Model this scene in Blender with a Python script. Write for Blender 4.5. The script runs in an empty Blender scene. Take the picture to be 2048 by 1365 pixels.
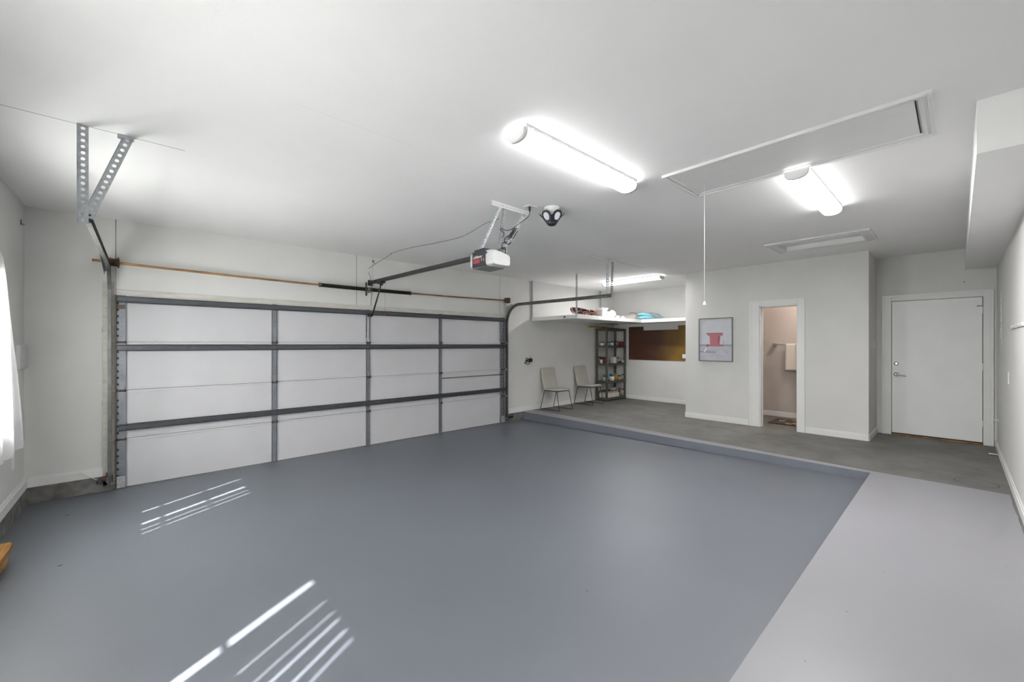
import bpy, bmesh, math, random
from mathutils import Vector, Matrix
random.seed(7)
PI = math.pi
S = bpy.context.scene
COL = S.collection

# ------------------------------------------------------------------ camera
HC = 1.594                      # camera height above the garage floor at the door
cam = bpy.data.cameras.new('camera')
cam.sensor_fit = 'HORIZONTAL'; cam.sensor_width = 36.0
cam.lens = 814 / 2048 * 36.0
cam.shift_y = 6.5 / 2048
cam.clip_start = 0.02; cam.clip_end = 200
co = bpy.data.objects.new('camera', cam); COL.objects.link(co)
co.location = (0, 0, HC)
co.rotation_euler = (PI / 2, 0, math.radians(47.586 - 90))
S.camera = co

# ------------------------------------------------------------------ world, sun, exposure
w = bpy.data.worlds.new('world'); S.world = w; w.use_nodes = True
wn = w.node_tree; bg = wn.nodes['Background']
sky = wn.nodes.new('ShaderNodeTexSky'); sky.sky_type = 'HOSEK_WILKIE'
sky.sun_direction = (-0.62, -0.37, 0.69); sky.turbidity = 4.0
wn.links.new(sky.outputs[0], bg.inputs[0]); bg.inputs[1].default_value = 2.2
SUN_DIR = Vector((0.86 * math.cos(math.radians(44)), 0.51 * math.cos(math.radians(44)), -math.sin(math.radians(44))))
sl = bpy.data.lights.new('sun', 'SUN'); sl.energy = 62.0; sl.angle = math.radians(0.75); sl.color = (1, 0.97, 0.93)
so = bpy.data.objects.new('sun', sl); COL.objects.link(so)
so.rotation_euler = SUN_DIR.to_track_quat('-Z', 'Y').to_euler(); so.location = (-8, -5, 8)

vs = S.view_settings
S.display_settings.display_device = 'sRGB'
vs.view_transform = 'Standard'; vs.look = 'None'; vs.gamma = 1.0; vs.use_curve_mapping = False
vs.exposure = -0.26
# daylight coming in through the two curtained windows of the left wall
for wy0, wy1, wpow in ((3.75, 5.05, 670), (0.95, 2.35, 275)):
    al = bpy.data.lights.new('window_daylight', 'AREA'); al.shape = 'RECTANGLE'; al.size = wy1 - wy0; al.size_y = 1.1; al.energy = wpow * (wy1 - wy0)
    al.color = (1.0, 0.975, 0.96)
    ao = bpy.data.objects.new('window_daylight', al); COL.objects.link(ao); ao.location = (-1.10, (wy0 + wy1) / 2, 1.52)
    ao.rotation_euler = (math.radians(90), 0, math.radians(-90))
LAMP = 18.0          # emission of the ceiling lamp diffusers

# ------------------------------------------------------------------ materials
def mat(name, rgb, rough=0.6, metal=0.0, noise=0.0, scale=8.0, bump=0.0, bscale=120.0, spec=0.5, emit=None, estr=0.0, rgb2=None, stretch=None, detail=4.0):
    m = bpy.data.materials.new(name); m.use_nodes = True
    nt = m.node_tree; N = nt.nodes; L = nt.links
    b = N['Principled BSDF']
    b.inputs['Base Color'].default_value = (*rgb, 1); b.inputs['Roughness'].default_value = rough
    b.inputs['Metallic'].default_value = metal; b.inputs['Specular IOR Level'].default_value = spec
    tc = N.new('ShaderNodeTexCoord')
    if noise > 0 or rgb2:
        n = N.new('ShaderNodeTexNoise'); n.inputs['Scale'].default_value = scale; n.inputs['Detail'].default_value = detail
        src = tc.outputs['Object']
        if stretch:
            mp = N.new('ShaderNodeMapping'); mp.inputs['Scale'].default_value = stretch
            L.new(src, mp.inputs[0]); src = mp.outputs[0]
        L.new(src, n.inputs['Vector'])
        r = N.new('ShaderNodeValToRGB')
        c2 = rgb2 if rgb2 else tuple(max(0, c * (1 - noise)) for c in rgb)
        c1 = rgb if rgb2 else tuple(min(1, c * (1 + noise * 0.5)) for c in rgb)
        r.color_ramp.elements[0].position = 0.35; r.color_ramp.elements[1].position = 0.65
        r.color_ramp.elements[0].color = (*c2, 1); r.color_ramp.elements[1].color = (*c1, 1)
        L.new(n.outputs['Fac'], r.inputs[0]); L.new(r.outputs[0], b.inputs['Base Color'])
    if bump > 0:
        n2 = N.new('ShaderNodeTexNoise'); n2.inputs['Scale'].default_value = bscale; n2.inputs['Detail'].default_value = 2
        L.new(tc.outputs['Object'], n2.inputs['Vector'])
        bp = N.new('ShaderNodeBump'); bp.inputs['Strength'].default_value = bump; bp.inputs['Distance'].default_value = 0.004
        L.new(n2.outputs['Fac'], bp.inputs['Height']); L.new(bp.outputs[0], b.inputs['Normal'])
    if emit:
        b.inputs['Emission Color'].default_value = (*emit, 1); b.inputs['Emission Strength'].default_value = estr
    return m

def add_lines(m, lines, color):
    """thin cracks and seams of a wall or ceiling: each line is {axis: (lo, hi)} in object coordinates"""
    nt = m.node_tree; N = nt.nodes; L = nt.links; b = N['Principled BSDF']
    tc = N.new('ShaderNodeTexCoord'); sp = N.new('ShaderNodeSeparateXYZ'); L.new(tc.outputs['Object'], sp.inputs[0])
    total = None
    for ln in lines:
        f = None
        for ax, (lo, hi) in ln.items():
            a = N.new('ShaderNodeMath'); a.operation = 'COMPARE'
            L.new(sp.outputs['XYZ'.index(ax)], a.inputs[0]); a.inputs[1].default_value = (lo + hi) / 2; a.inputs[2].default_value = (hi - lo) / 2
            if f is None: f = a.outputs[0]
            else:
                mm = N.new('ShaderNodeMath'); mm.operation = 'MULTIPLY'; L.new(f, mm.inputs[0]); L.new(a.outputs[0], mm.inputs[1]); f = mm.outputs[0]
        if total is None: total = f
        else:
            mm = N.new('ShaderNodeMath'); mm.operation = 'MAXIMUM'; L.new(total, mm.inputs[0]); L.new(f, mm.inputs[1]); total = mm.outputs[0]
    mx = N.new('ShaderNodeMixRGB'); L.new(total, mx.inputs[0])
    inp = b.inputs['Base Color']
    if inp.is_linked:
        L.new(inp.links[0].from_socket, mx.inputs[1])
    else: mx.inputs[1].default_value = inp.default_value
    mx.inputs[2].default_value = (*color, 1)
    L.new(mx.outputs[0], inp)
    return m

WALLC = (0.63, 0.625, 0.61)
M = {}
M['wall'] = mat('wall_paint', WALLC, 0.75, noise=0.03, scale=2.0, bump=0.10, bscale=160)
M['wall_g'] = add_lines(mat('garage_wall_paint', WALLC, 0.75, noise=0.03, scale=2.0, bump=0.10, bscale=160),
    [{'X': (2.459, 2.466), 'Z': (2.2, 2.97)}, {'X': (5.372, 5.378), 'Z': (2.2, 2.97)}, {'X': (2.716, 2.7195), 'Z': (2.5, 2.97)},
     {'X': (-0.202, -0.194), 'Z': (2.5, 2.97)}], (0.12, 0.10, 0.085))
M['ceil'] = add_lines(mat('ceiling_paint', (0.85, 0.842, 0.835), 0.7, noise=0.02, scale=1.5, bump=0.12, bscale=140),
    [{'Y': (3.698, 3.704), 'X': (-0.85, 0.235)}, {'Y': (3.82, 3.828), 'X': (5.85, 6.7)}, {'Y': (4.90, 4.906), 'X': (6.1, 7.2)}], (0.10, 0.10, 0.09))
add_lines(M['ceil'], [{'Y': (2.546, 2.551), 'X': (0.65, 1.40)}], (0.76, 0.76, 0.75)); add_lines(M['ceil'], [{'Y': (2.635, 2.640), 'X': (1.60, 2.75)}], (0.92, 0.92, 0.92))
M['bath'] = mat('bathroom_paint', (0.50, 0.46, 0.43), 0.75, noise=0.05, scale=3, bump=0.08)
M['trim'] = mat('trim_paint', (0.72, 0.72, 0.71), 0.45, noise=0.02, scale=5)
M['white'] = mat('white_plastic', (0.78, 0.78, 0.78), 0.4)
M['doorp'] = mat('door_panel_white', (0.51, 0.505, 0.525), 0.6, noise=0.025, scale=3, bump=0.05, bscale=60)
M['edoor'] = mat('entry_door_paint', (0.80, 0.80, 0.80), 0.5, noise=0.02, scale=5)
M['galv'] = mat('galvanised_steel', (0.40, 0.42, 0.44), 0.42, 0.55, noise=0.18, scale=30)
M['stile'] = mat('stile_steel', (0.15, 0.16, 0.18), 0.5, 0.3, noise=0.15, scale=14)
M['strut'] = mat('strut_steel', (0.050, 0.054, 0.062), 0.42, 0.5, noise=0.15, scale=14)
M['track'] = mat('track_steel', (0.10, 0.10, 0.095), 0.5, 0.4, noise=0.3, scale=10)
M['trackin'] = mat('track_face_steel', (0.30, 0.32, 0.36), 0.45, 0.5, noise=0.15, scale=10)
M['hinge'] = mat('rusty_hinge', (0.07, 0.05, 0.035), 0.7, 0.2, noise=0.5, scale=60)
M['rust'] = mat('rusty_rod', (0.30, 0.16, 0.06), 0.65, 0.3, rgb2=(0.12, 0.06, 0.03), scale=6, stretch=(1, 8, 8))
M['rustd'] = mat('rusty_drum', (0.12, 0.06, 0.03), 0.75, 0.3, rgb2=(0.03, 0.018, 0.012), scale=50)
M['black'] = mat('black_steel', (0.012, 0.012, 0.012), 0.45, 0.2)
M['spring'] = mat('spring_steel', (0.02, 0.017, 0.015), 0.4, 0.5, noise=0.5, scale=30)
M['cord'] = mat('black_cord', (0.012, 0.012, 0.013), 0.5)
M['navy'] = mat('navy_plastic', (0.010, 0.010, 0.018), 0.4)
M['greyp'] = mat('grey_plastic', (0.14, 0.14, 0.13), 0.6, noise=0.1, scale=10)
M['shelfp'] = mat('shelf_unit_plastic', (0.062, 0.062, 0.050), 0.55, noise=0.15, scale=12)
M['conc'] = mat('curb_concrete', (0.165, 0.160, 0.15), 0.9, rgb2=(0.085, 0.08, 0.075), scale=12, bump=0.4, bscale=60)
M['fabric'] = mat('chair_fabric', (0.40, 0.39, 0.345), 0.9, noise=0.05, scale=60, bump=0.3, bscale=300)
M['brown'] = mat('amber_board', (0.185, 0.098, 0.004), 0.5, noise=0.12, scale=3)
M['wood'] = mat('rough_orange_wood', (0.36, 0.18, 0.030), 0.75, rgb2=(0.20, 0.085, 0.02), scale=14, stretch=(6, 0.7, 6), bump=0.5, bscale=40)
M['oak'] = mat('threshold_wood', (0.26, 0.14, 0.045), 0.6, rgb2=(0.09, 0.045, 0.015), scale=20, stretch=(1, 0.4, 1))
M['chrome'] = mat('satin_nickel', (0.62, 0.62, 0.60), 0.25, 0.9)
M['dark'] = mat('dark_gap', (0.02, 0.018, 0.015), 0.9)
M['lens'] = mat('frosted_lens', (0.47, 0.47, 0.47), 0.4)
M['ledw'] = mat('led_face_white', (0.62, 0.62, 0.68), 0.3)
M['orange'] = mat('orange_red_cord', (0.11, 0.019, 0.005), 0.5)
M['red'] = mat('red_label', (0.17, 0.018, 0.014), 0.45)
M['teal'] = mat('teal_lid', (0.01, 0.16, 0.20), 0.4)
M['green'] = mat('green_lid', (0.03, 0.15, 0.06), 0.4)
M['offw'] = mat('offwhite_label', (0.70, 0.69, 0.64), 0.5)
M['bluew'] = mat('pale_blue_label', (0.42, 0.46, 0.56), 0.5)
M['amber'] = mat('amber_label', (0.45, 0.24, 0.03), 0.5)
M['tan'] = mat('cardboard', (0.40, 0.30, 0.21), 0.8, noise=0.15, scale=20)
M['yellow'] = mat('yellow_tool', (0.36, 0.24, 0.015), 0.5, rgb2=(0.09, 0.06, 0.01), scale=14)
M['cyan'] = mat('cyan_blanket', (0.25, 0.55, 0.64), 0.9, noise=0.2, scale=30)
M['bgrey'] = mat('blue_grey_pillow', (0.34, 0.42, 0.44), 0.9, noise=0.1, scale=20)
M['cream'] = mat('cream_wrap', (0.62, 0.58, 0.53), 0.8, noise=0.1, scale=20)
M['pink'] = mat('pink_print', (0.40, 0.145, 0.165), 0.7)
M['pinkd'] = mat('dark_pink_print', (0.28, 0.09, 0.10), 0.7)
M['sky'] = mat('pale_print', (0.55, 0.56, 0.60), 0.6, noise=0.05, scale=8)
M['sand'] = mat('pale_sand_print', (0.46, 0.46, 0.52), 0.6, noise=0.08, scale=12)
M['band'] = mat('grey_print', (0.30, 0.30, 0.35), 0.6)
M['frame'] = mat('grey_frame', (0.14, 0.14, 0.125), 0.5)
M['towel'] = mat('towel_cloth', (0.74, 0.70, 0.63), 0.95, noise=0.05, scale=60, bump=0.5, bscale=250)
M['grimy'] = mat('grimy_paint', (0.56, 0.55, 0.52), 0.7, rgb2=(0.46, 0.44, 0.40), scale=5, stretch=(1, 1, 6))
M['lamp'] = mat('lamp_diffuser', (0.9, 0.9, 0.9), 0.4, emit=(1, 1, 1), estr=LAMP)
M['lampw'] = mat('warm_lamp_diffuser', (0.9, 0.9, 0.9), 0.4, emit=(1, 0.86, 0.76), estr=200)

def painted_floor(name, base, rough, bumpy=0.06):
    m = bpy.data.materials.new(name); m.use_nodes = True
    nt = m.node_tree; N = nt.nodes; L = nt.links; b = N['Principled BSDF']
    tc = N.new('ShaderNodeTexCoord')
    n = N.new('ShaderNodeTexNoise'); n.inputs['Scale'].default_value = 0.8; n.inputs['Detail'].default_value = 5
    L.new(tc.outputs['Object'], n.inputs['Vector'])
    r = N.new('ShaderNodeValToRGB'); r.color_ramp.elements[0].position = 0.3; r.color_ramp.elements[1].position = 0.7
    r.color_ramp.elements[0].color = (*[c * 0.93 for c in base], 1); r.color_ramp.elements[1].color = (*[c * 1.05 for c in base], 1)
    L.new(n.outputs['Fac'], r.inputs[0])
    n3 = N.new('ShaderNodeTexNoise'); n3.inputs['Scale'].default_value = 34; n3.inputs['Detail'].default_value = 2
    L.new(tc.outputs['Object'], n3.inputs['Vector'])
    r3 = N.new('ShaderNodeValToRGB'); r3.color_ramp.elements[0].position = 0.21; r3.color_ramp.elements[1].position = 0.23
    r3.color_ramp.elements[0].color = (0.45, 0.45, 0.45, 1); r3.color_ramp.elements[1].color = (1, 1, 1, 1)
    L.new(n3.outputs['Fac'], r3.inputs[0])
    mx = N.new('ShaderNodeMixRGB'); mx.blend_type = 'MULTIPLY'; mx.inputs[0].default_value = 1
    L.new(r.outputs[0], mx.inputs[1]); L.new(r3.outputs[0], mx.inputs[2]); L.new(mx.outputs[0], b.inputs['Base Color'])
    b.inputs['Roughness'].default_value = rough
    n2 = N.new('ShaderNodeTexNoise'); n2.inputs['Scale'].default_value = 60; n2.inputs['Detail'].default_value = 3
    L.new(tc.outputs['Object'], n2.inputs['Vector'])
    bp = N.new('ShaderNodeBump'); bp.inputs['Strength'].default_value = bumpy; bp.inputs['Distance'].default_value = 0.003
    L.new(n2.outputs['Fac'], bp.inputs['Height']); L.new(bp.outputs[0], b.inputs['Normal'])
    return m
M['floor'] = painted_floor('blue_grey_floor_paint', (0.095, 0.104, 0.125), 0.47)
M['floor'].node_tree.nodes['Principled BSDF'].inputs['Specular IOR Level'].default_value = 0.95
M['stepf'] = painted_floor('step_face_paint', (0.115, 0.125, 0.15), 0.5, 0.3)

def slab_material():
    m = painted_floor('slab_paint_and_concrete', (0.245, 0.242, 0.258), 0.42)
    nt = m.node_tree; N = nt.nodes; L = nt.links; b = N['Principled BSDF']
    paint = b.inputs['Base Color'].links[0].from_socket
    tc = N.new('ShaderNodeTexCoord'); sp = N.new('ShaderNodeSeparateXYZ'); L.new(tc.outputs['Object'], sp.inputs[0])
    def math_(op, a, bb, c=None):
        q = N.new('ShaderNodeMath'); q.operation = op
        for i, v in enumerate((a, bb, c)):
            if v is None: continue
            if isinstance(v, (int, float)): q.inputs[i].default_value = v
            else: L.new(v, q.inputs[i])
        return q.outputs[0]
    X, Y = sp.outputs[0], sp.outputs[1]
    n = N.new('ShaderNodeTexNoise'); n.inputs['Scale'].default_value = 2.5; n.inputs['Detail'].default_value = 8; n.inputs['Roughness'].default_value = 0.65
    L.new(tc.outputs['Object'], n.inputs['Vector'])
    r = N.new('ShaderNodeValToRGB'); e = r.color_ramp.elements
    e[0].position = 0.30; e[0].color = (0.100, 0.098, 0.090, 1); e[1].position = 0.62; e[1].color = (0.165, 0.161, 0.150, 1)
    L.new(n.outputs['Fac'], r.inputs[0])
    wob = N.new('ShaderNodeTexNoise'); wob.inputs['Scale'].default_value = 3; L.new(tc.outputs['Object'], wob.inputs['Vector'])
    wv = math_('MULTIPLY', math_('SUBTRACT', wob.outputs['Fac'], 0.5), 0.03)
    edge = math_('ADD', math_('MAXIMUM', math_('ADD', math_('MULTIPLY', Y, 0.046), 6.07), 6.10), wv)
    d = math_('SUBTRACT', X, edge)
    isconc = math_('GREATER_THAN', d, 0.0)
    nearwall = math_('LESS_THAN', Y, math_('ADD', -0.335, wv))
    isconc = math_('MAXIMUM', isconc, nearwall)
    line = math_('LESS_THAN', math_('ABSOLUTE', d, 0), 0.006)
    # round outline of an old patch in the bare concrete
    rx = math_('SUBTRACT', X, 6.37); ry = math_('SUBTRACT', Y, -0.13)
    rad = math_('SQRT', math_('ADD', math_('MULTIPLY', rx, rx), math_('MULTIPLY', ry, ry)), 0)
    ring = math_('LESS_THAN', math_('ABSOLUTE', math_('SUBTRACT', rad, 0.155), 0), 0.0045)
    line = math_('MAXIMUM', line, ring)
    mx = N.new('ShaderNodeMixRGB'); L.new(isconc, mx.inputs[0]); L.new(paint, mx.inputs[1]); L.new(r.outputs[0], mx.inputs[2])
    mx2 = N.new('ShaderNodeMixRGB'); L.new(line, mx2.inputs[0]); L.new(mx.outputs[0], mx2.inputs[1]); mx2.inputs[2].default_value = (0.045, 0.04, 0.035, 1)
    L.new(mx2.outputs[0], b.inputs['Base Color'])
    L.new(math_('ADD', math_('MULTIPLY', isconc, 0.25), 0.40), b.inputs['Roughness'])
    return m
M['slab'] = slab_material()

def board_dark_end(m):
    '''irregular darkening of one end of the amber board, partly painted-in shade'''
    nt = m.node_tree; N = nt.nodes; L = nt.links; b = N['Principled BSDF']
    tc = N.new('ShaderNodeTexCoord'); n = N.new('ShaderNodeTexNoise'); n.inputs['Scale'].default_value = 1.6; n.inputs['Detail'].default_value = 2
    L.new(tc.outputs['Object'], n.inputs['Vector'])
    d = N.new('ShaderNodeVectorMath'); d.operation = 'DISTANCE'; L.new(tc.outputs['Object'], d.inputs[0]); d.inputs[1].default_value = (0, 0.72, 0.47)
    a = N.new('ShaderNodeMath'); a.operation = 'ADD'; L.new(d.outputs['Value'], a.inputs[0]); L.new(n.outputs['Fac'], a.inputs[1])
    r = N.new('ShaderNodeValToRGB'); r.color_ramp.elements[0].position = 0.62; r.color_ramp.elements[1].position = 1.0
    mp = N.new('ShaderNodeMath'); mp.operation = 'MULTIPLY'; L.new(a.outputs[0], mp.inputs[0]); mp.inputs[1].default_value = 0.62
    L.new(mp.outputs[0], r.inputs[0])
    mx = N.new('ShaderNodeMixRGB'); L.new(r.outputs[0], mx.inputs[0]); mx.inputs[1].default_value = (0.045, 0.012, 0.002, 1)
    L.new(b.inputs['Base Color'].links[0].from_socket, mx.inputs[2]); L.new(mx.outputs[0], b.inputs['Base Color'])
board_dark_end(M['brown'])  # dark-to-amber change: board tone plus light and reflection painted into the colour

def curtain_material():
    m = bpy.data.materials.new('sheer_curtain_cloth'); m.use_nodes = True
    nt = m.node_tree; N = nt.nodes; L = nt.links
    N.remove(N['Principled BSDF']); out = N['Material Output']
    d = N.new('ShaderNodeBsdfDiffuse'); t = N.new('ShaderNodeBsdfTranslucent')
    wv = N.new('ShaderNodeTexWave'); wv.inputs['Scale'].default_value = 60; tc = N.new('ShaderNodeTexCoord')
    L.new(tc.outputs['Object'], wv.inputs['Vector'])
    rr = N.new('ShaderNodeValToRGB'); rr.color_ramp.elements[0].color = (0.82, 0.82, 0.83, 1); rr.color_ramp.elements[1].color = (0.9, 0.9, 0.91, 1)
    L.new(wv.outputs['Fac'], rr.inputs[0]); L.new(rr.outputs[0], d.inputs[0]); L.new(rr.outputs[0], t.inputs[0])
    mx = N.new('ShaderNodeMixShader'); mx.inputs[0].default_value = 0.45
    L.new(d.outputs[0], mx.inputs[1]); L.new(t.outputs[0], mx.inputs[2]); L.new(mx.outputs[0], out.inputs[0])
    return m
M['curtain'] = curtain_material()

def glass_material():
    m = bpy.data.materials.new('window_glass'); m.use_nodes = True
    nt = m.node_tree; N = nt.nodes; L = nt.links
    N.remove(N['Principled BSDF']); out = N['Material Output']
    t = N.new('ShaderNodeBsdfTransparent'); g = N.new('ShaderNodeBsdfGlossy'); g.inputs['Roughness'].default_value = 0.02
    t.inputs[0].default_value = (0.95, 0.97, 0.96, 1)
    mx = N.new('ShaderNodeMixShader'); mx.inputs[0].default_value = 0.06
    L.new(t.outputs[0], mx.inputs[1]); L.new(g.outputs[0], mx.inputs[2]); L.new(mx.outputs[0], out.inputs[0])
    return m
M['glass'] = glass_material()

def rug_material():
    m = mat('patterned_rug', (0.3, 0.25, 0.18), 0.95)
    nt = m.node_tree; N = nt.nodes; L = nt.links; b = N['Principled BSDF']
    tc = N.new('ShaderNodeTexCoord'); v = N.new('ShaderNodeTexVoronoi'); v.inputs['Scale'].default_value = 7
    L.new(tc.outputs['Object'], v.inputs['Vector'])
    r = N.new('ShaderNodeValToRGB'); e = r.color_ramp.elements
    e[0].color = (0.42, 0.37, 0.28, 1); e[0].position = 0.28; e[1].color = (0.02, 0.013, 0.01, 1); e[1].position = 0.42
    k = e.new(0.75); k.color = (0.13, 0.09, 0.055, 1)
    L.new(v.outputs['Distance'], r.inputs[0]); L.new(r.outputs[0], b.inputs['Base Color'])
    return m
M['rug'] = rug_material()

# ------------------------------------------------------------------ mesh building
class MB:
    def __init__(s): s.v = []; s.f = []; s.fm = []; s.sm = []; s.m = 0; s.smooth = False
    def face(s, idx): s.f.append(tuple(idx)); s.fm.append(s.m); s.sm.append(s.smooth)
    def add(s, vs): n = len(s.v); s.v += [tuple(p) for p in vs]; return n
    def box(s, x0, x1, y0, y1, z0, z1):
        if x0 > x1: x0, x1 = x1, x0
        if y0 > y1: y0, y1 = y1, y0
        if z0 > z1: z0, z1 = z1, z0
        n = s.add([(x, y, z) for z in (z0, z1) for y in (y0, y1) for x in (x0, x1)])
        for q in ((0, 2, 3, 1), (4, 5, 7, 6), (0, 1, 5, 4), (2, 6, 7, 3), (0, 4, 6, 2), (1, 3, 7, 5)): s.face([n + i for i in q])
        return s
    def bar(s, p0, p1, w_, h_, up=(0, 0, 1)):
        p0, p1 = Vector(p0), Vector(p1); d = (p1 - p0).normalized(); u = Vector(up)
        if abs(d.dot(u)) > 0.98: u = Vector((1, 0, 0))
        r = d.cross(u).normalized(); u = r.cross(d).normalized()
        vs_ = []
        for p in (p0, p1):
            for a, b_ in ((-1, -1), (1, -1), (1, 1), (-1, 1)): vs_.append(p + r * a * w_ / 2 + u * b_ * h_ / 2)
        n = s.add(vs_)
        for q in ((0, 3, 2, 1), (4, 5, 6, 7), (0, 1, 5, 4), (1, 2, 6, 5), (2, 3, 7, 6), (3, 0, 4, 7)): s.face([n + i for i in q])
        return s
    def tube(s, pts, r, n=10, closed=False, caps=True):
        pts = [Vector(p) for p in pts]; K = len(pts)
        rr = r if isinstance(r, (list, tuple)) else [r] * K
        rings = []; prev = None
        for i, p in enumerate(pts):
            if closed: t = (pts[(i + 1) % K] - pts[(i - 1) % K])
            else: t = pts[min(i + 1, K - 1)] - pts[max(i - 1, 0)]
            t.normalize()
            if prev is None:
                a = Vector((0, 0, 1)) if abs(t.z) < 0.9 else Vector((1, 0, 0))
                u = t.cross(a).normalized()
            else: u = (prev - t * prev.dot(t)).normalized()
            prev = u; v_ = t.cross(u)
            rings.append(s.add([p + (u * math.cos(2 * PI * k / n) + v_ * math.sin(2 * PI * k / n)) * rr[i] for k in range(n)]))
        old = s.smooth; s.smooth = True
        for i in range(K if closed else K - 1):
            a, b_ = rings[i], rings[(i + 1) % K]
            for k in range(n): s.face([a + k, a + (k + 1) % n, b_ + (k + 1) % n, b_ + k])
        s.smooth = old
        if caps and not closed:
            s.face([rings[0] + k for k in reversed(range(n))]); s.face([rings[-1] + k for k in range(n)])
        return s
    def cyl(s, p0, p1, r0, r1=None, n=20): return s.tube([p0, p1], [r0, r0 if r1 is None else r1], n)
    def lathe(s, c, prof, n=24, axis='z', smooth=True):
        c = Vector(c); rings = []
        for r, h in prof:
            vs_ = []
            for k in range(n):
                a = 2 * PI * k / n; ca, sa = math.cos(a) * r, math.sin(a) * r
                if axis == 'z': vs_.append(c + Vector((ca, sa, h)))
                elif axis == 'x': vs_.append(c + Vector((h, ca, sa)))
                else: vs_.append(c + Vector((sa, h, ca)))
            rings.append(s.add(vs_))
        old = s.smooth; s.smooth = smooth
        for i in range(len(rings) - 1):
            a, b_ = rings[i], rings[i + 1]
            for k in range(n): s.face([a + k, a + (k + 1) % n, b_ + (k + 1) % n, b_ + k])
        s.smooth = False
        s.face([rings[0] + k for k in reversed(range(n))]); s.face([rings[-1] + k for k in range(n)])
        s.smooth = old
        return s
    def prism(s, poly, d):
        """poly: 3d points, extruded by vector d"""
        d = Vector(d); n = len(poly); a = s.add([Vector(p) for p in poly]); b_ = s.add([Vector(p) + d for p in poly])
        s.face([a + i for i in reversed(range(n))]); s.face([b_ + i for i in range(n)])
        for i in range(n): s.face([a + i, a + (i + 1) % n, b_ + (i + 1) % n, b_ + i])
        return s
    def grid(s, fn, nu, nv, smooth=True):
        n = s.add([fn(i / nu, j / nv) for j in range(nv + 1) for i in range(nu + 1)])
        old = s.smooth; s.smooth = smooth
        for j in range(nv):
            for i in range(nu):
                a = n + j * (nu + 1) + i; s.face([a, a + 1, a + nu + 2, a + nu + 1])
        s.smooth = old
        return s
    def perforated(s, p0, p1, width, nrm, pitch=0.038, rad=0.008, thick=0.0025, lip=0.03):
        """perforated steel angle from p0 to p1: one leg with round holes, the other a plain lip"""
        p0, p1 = Vector(p0), Vector(p1); L_ = (p1 - p0).length; d = (p1 - p0) / L_
        nv = Vector(nrm); nv = (nv - d * nv.dot(d)).normalized(); wv = nv.cross(d).normalized()
        k = max(1, int(L_ / pitch)); ph = L_ / k
        for layer, off in ((0, 0.0), (1, thick)):
            for i in range(k):
                c = p0 + d * ((i + 0.5) * ph) + nv * off
                outer = [(-1, -1), (0, -1), (1, -1), (1, 0), (1, 1), (0, 1), (-1, 1), (-1, 0)]
                ov = [c + wv * (a * width / 2) + d * (b_ * ph / 2) for a, b_ in outer]
                iv = [c + (wv * a + d * b_).normalized() * rad for a, b_ in outer]
                a0 = s.add(ov); b0 = s.add(iv)
                for j in range(8):
                    q = [a0 + j, a0 + (j + 1) % 8, b0 + (j + 1) % 8, b0 + j]
                    s.face(q if layer else q[::-1])
        if lip: s.bar(p0 + wv * (width / 2) + nv * lip / 2, p1 + wv * (width / 2) + nv * lip / 2, thick, lip, up=nv)
        return s

def wloc(o):
    v = Vector((0, 0, 0))
    while o is not None: v += o.location; o = o.parent
    return v
def obj(name, mb, m, parent=None, world=False, bevel=0.0, segs=2, origin=None):
    """mesh object; with world=True the vertices are given in world coordinates"""
    base = Vector((0, 0, 0))
    if parent is not None and world: base = wloc(parent)
    loc = Vector((0, 0, 0))
    if parent is None and origin is not None:
        if origin == 'base':
            xs = [v[0] for v in mb.v]; ys = [v[1] for v in mb.v]; zs = [v[2] for v in mb.v]
            loc = Vector(((min(xs) + max(xs)) / 2, (min(ys) + max(ys)) / 2, min(zs)))
        else: loc = Vector(origin)
        base = loc
    me = bpy.data.meshes.new(name)
    me.from_pydata([(v[0] - base.x, v[1] - base.y, v[2] - base.z) for v in mb.v], [], mb.f)
    ms = m if isinstance(m, (list, tuple)) else [m]
    for q in ms: me.materials.append(q)
    for p, mi, sm in zip(me.polygons, mb.fm, mb.sm): p.material_index = mi; p.use_smooth = sm
    bm = bmesh.new(); bm.from_mesh(me); bmesh.ops.recalc_face_normals(bm, faces=bm.faces); bm.to_mesh(me); bm.free()
    me.update()
    o = bpy.data.objects.new(name, me); COL.objects.link(o); o.location = loc
    if parent is not None: o.parent = parent
    if bevel > 0:
        bv = o.modifiers.new('bevel', 'BEVEL'); bv.width = bevel; bv.segments = segs; bv.limit_method = 'ANGLE'; bv.angle_limit = math.radians(40)
    return o
def tag(o, label, cat, group=None):
    o['label'] = label; o['category'] = cat
    if group: o['group'] = group
    return o
def thing(name, label, cat, loc, rz=0, group=None):
    o = bpy.data.objects.new(name, None); o.empty_display_size = 0.05; COL.objects.link(o)
    o.location = loc; o.rotation_euler = (0, 0, rz)
    return tag(o, label, cat, group)
def single(name, mb, m, label, cat, group=None, bevel=0.0):
    return tag(obj(name, mb, m, None, bevel=bevel, origin='base'), label, cat, group)
def struct(name, mb, m, parent=None, bevel=0.0):
    o = obj(name, mb, m, parent, bevel=bevel)
    if parent is None: o['kind'] = 'structure'
    return o
def copy_tree(o, parent=None):
    c = o.copy(); COL.objects.link(c); c.parent = parent
    for ch in [q for q in bpy.data.objects if q.parent == o]: copy_tree(ch, c)
    return c
def pl(lab, o): o['label'] = lab; return o

# ------------------------------------------------------------------ dimensions (metres, z = 0 at garage floor by the door)
XL = -0.85; YR = -0.365; YG = 6.25; ZC = 2.969; XP = 7.88; XF = 9.45; XE = 8.75; XS = 6.0; YW = 0.655
SZ = 0.163
def slabz(x): return SZ + max(0, x - 6.0) * 0.005
def R(z): return z + HC

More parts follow.
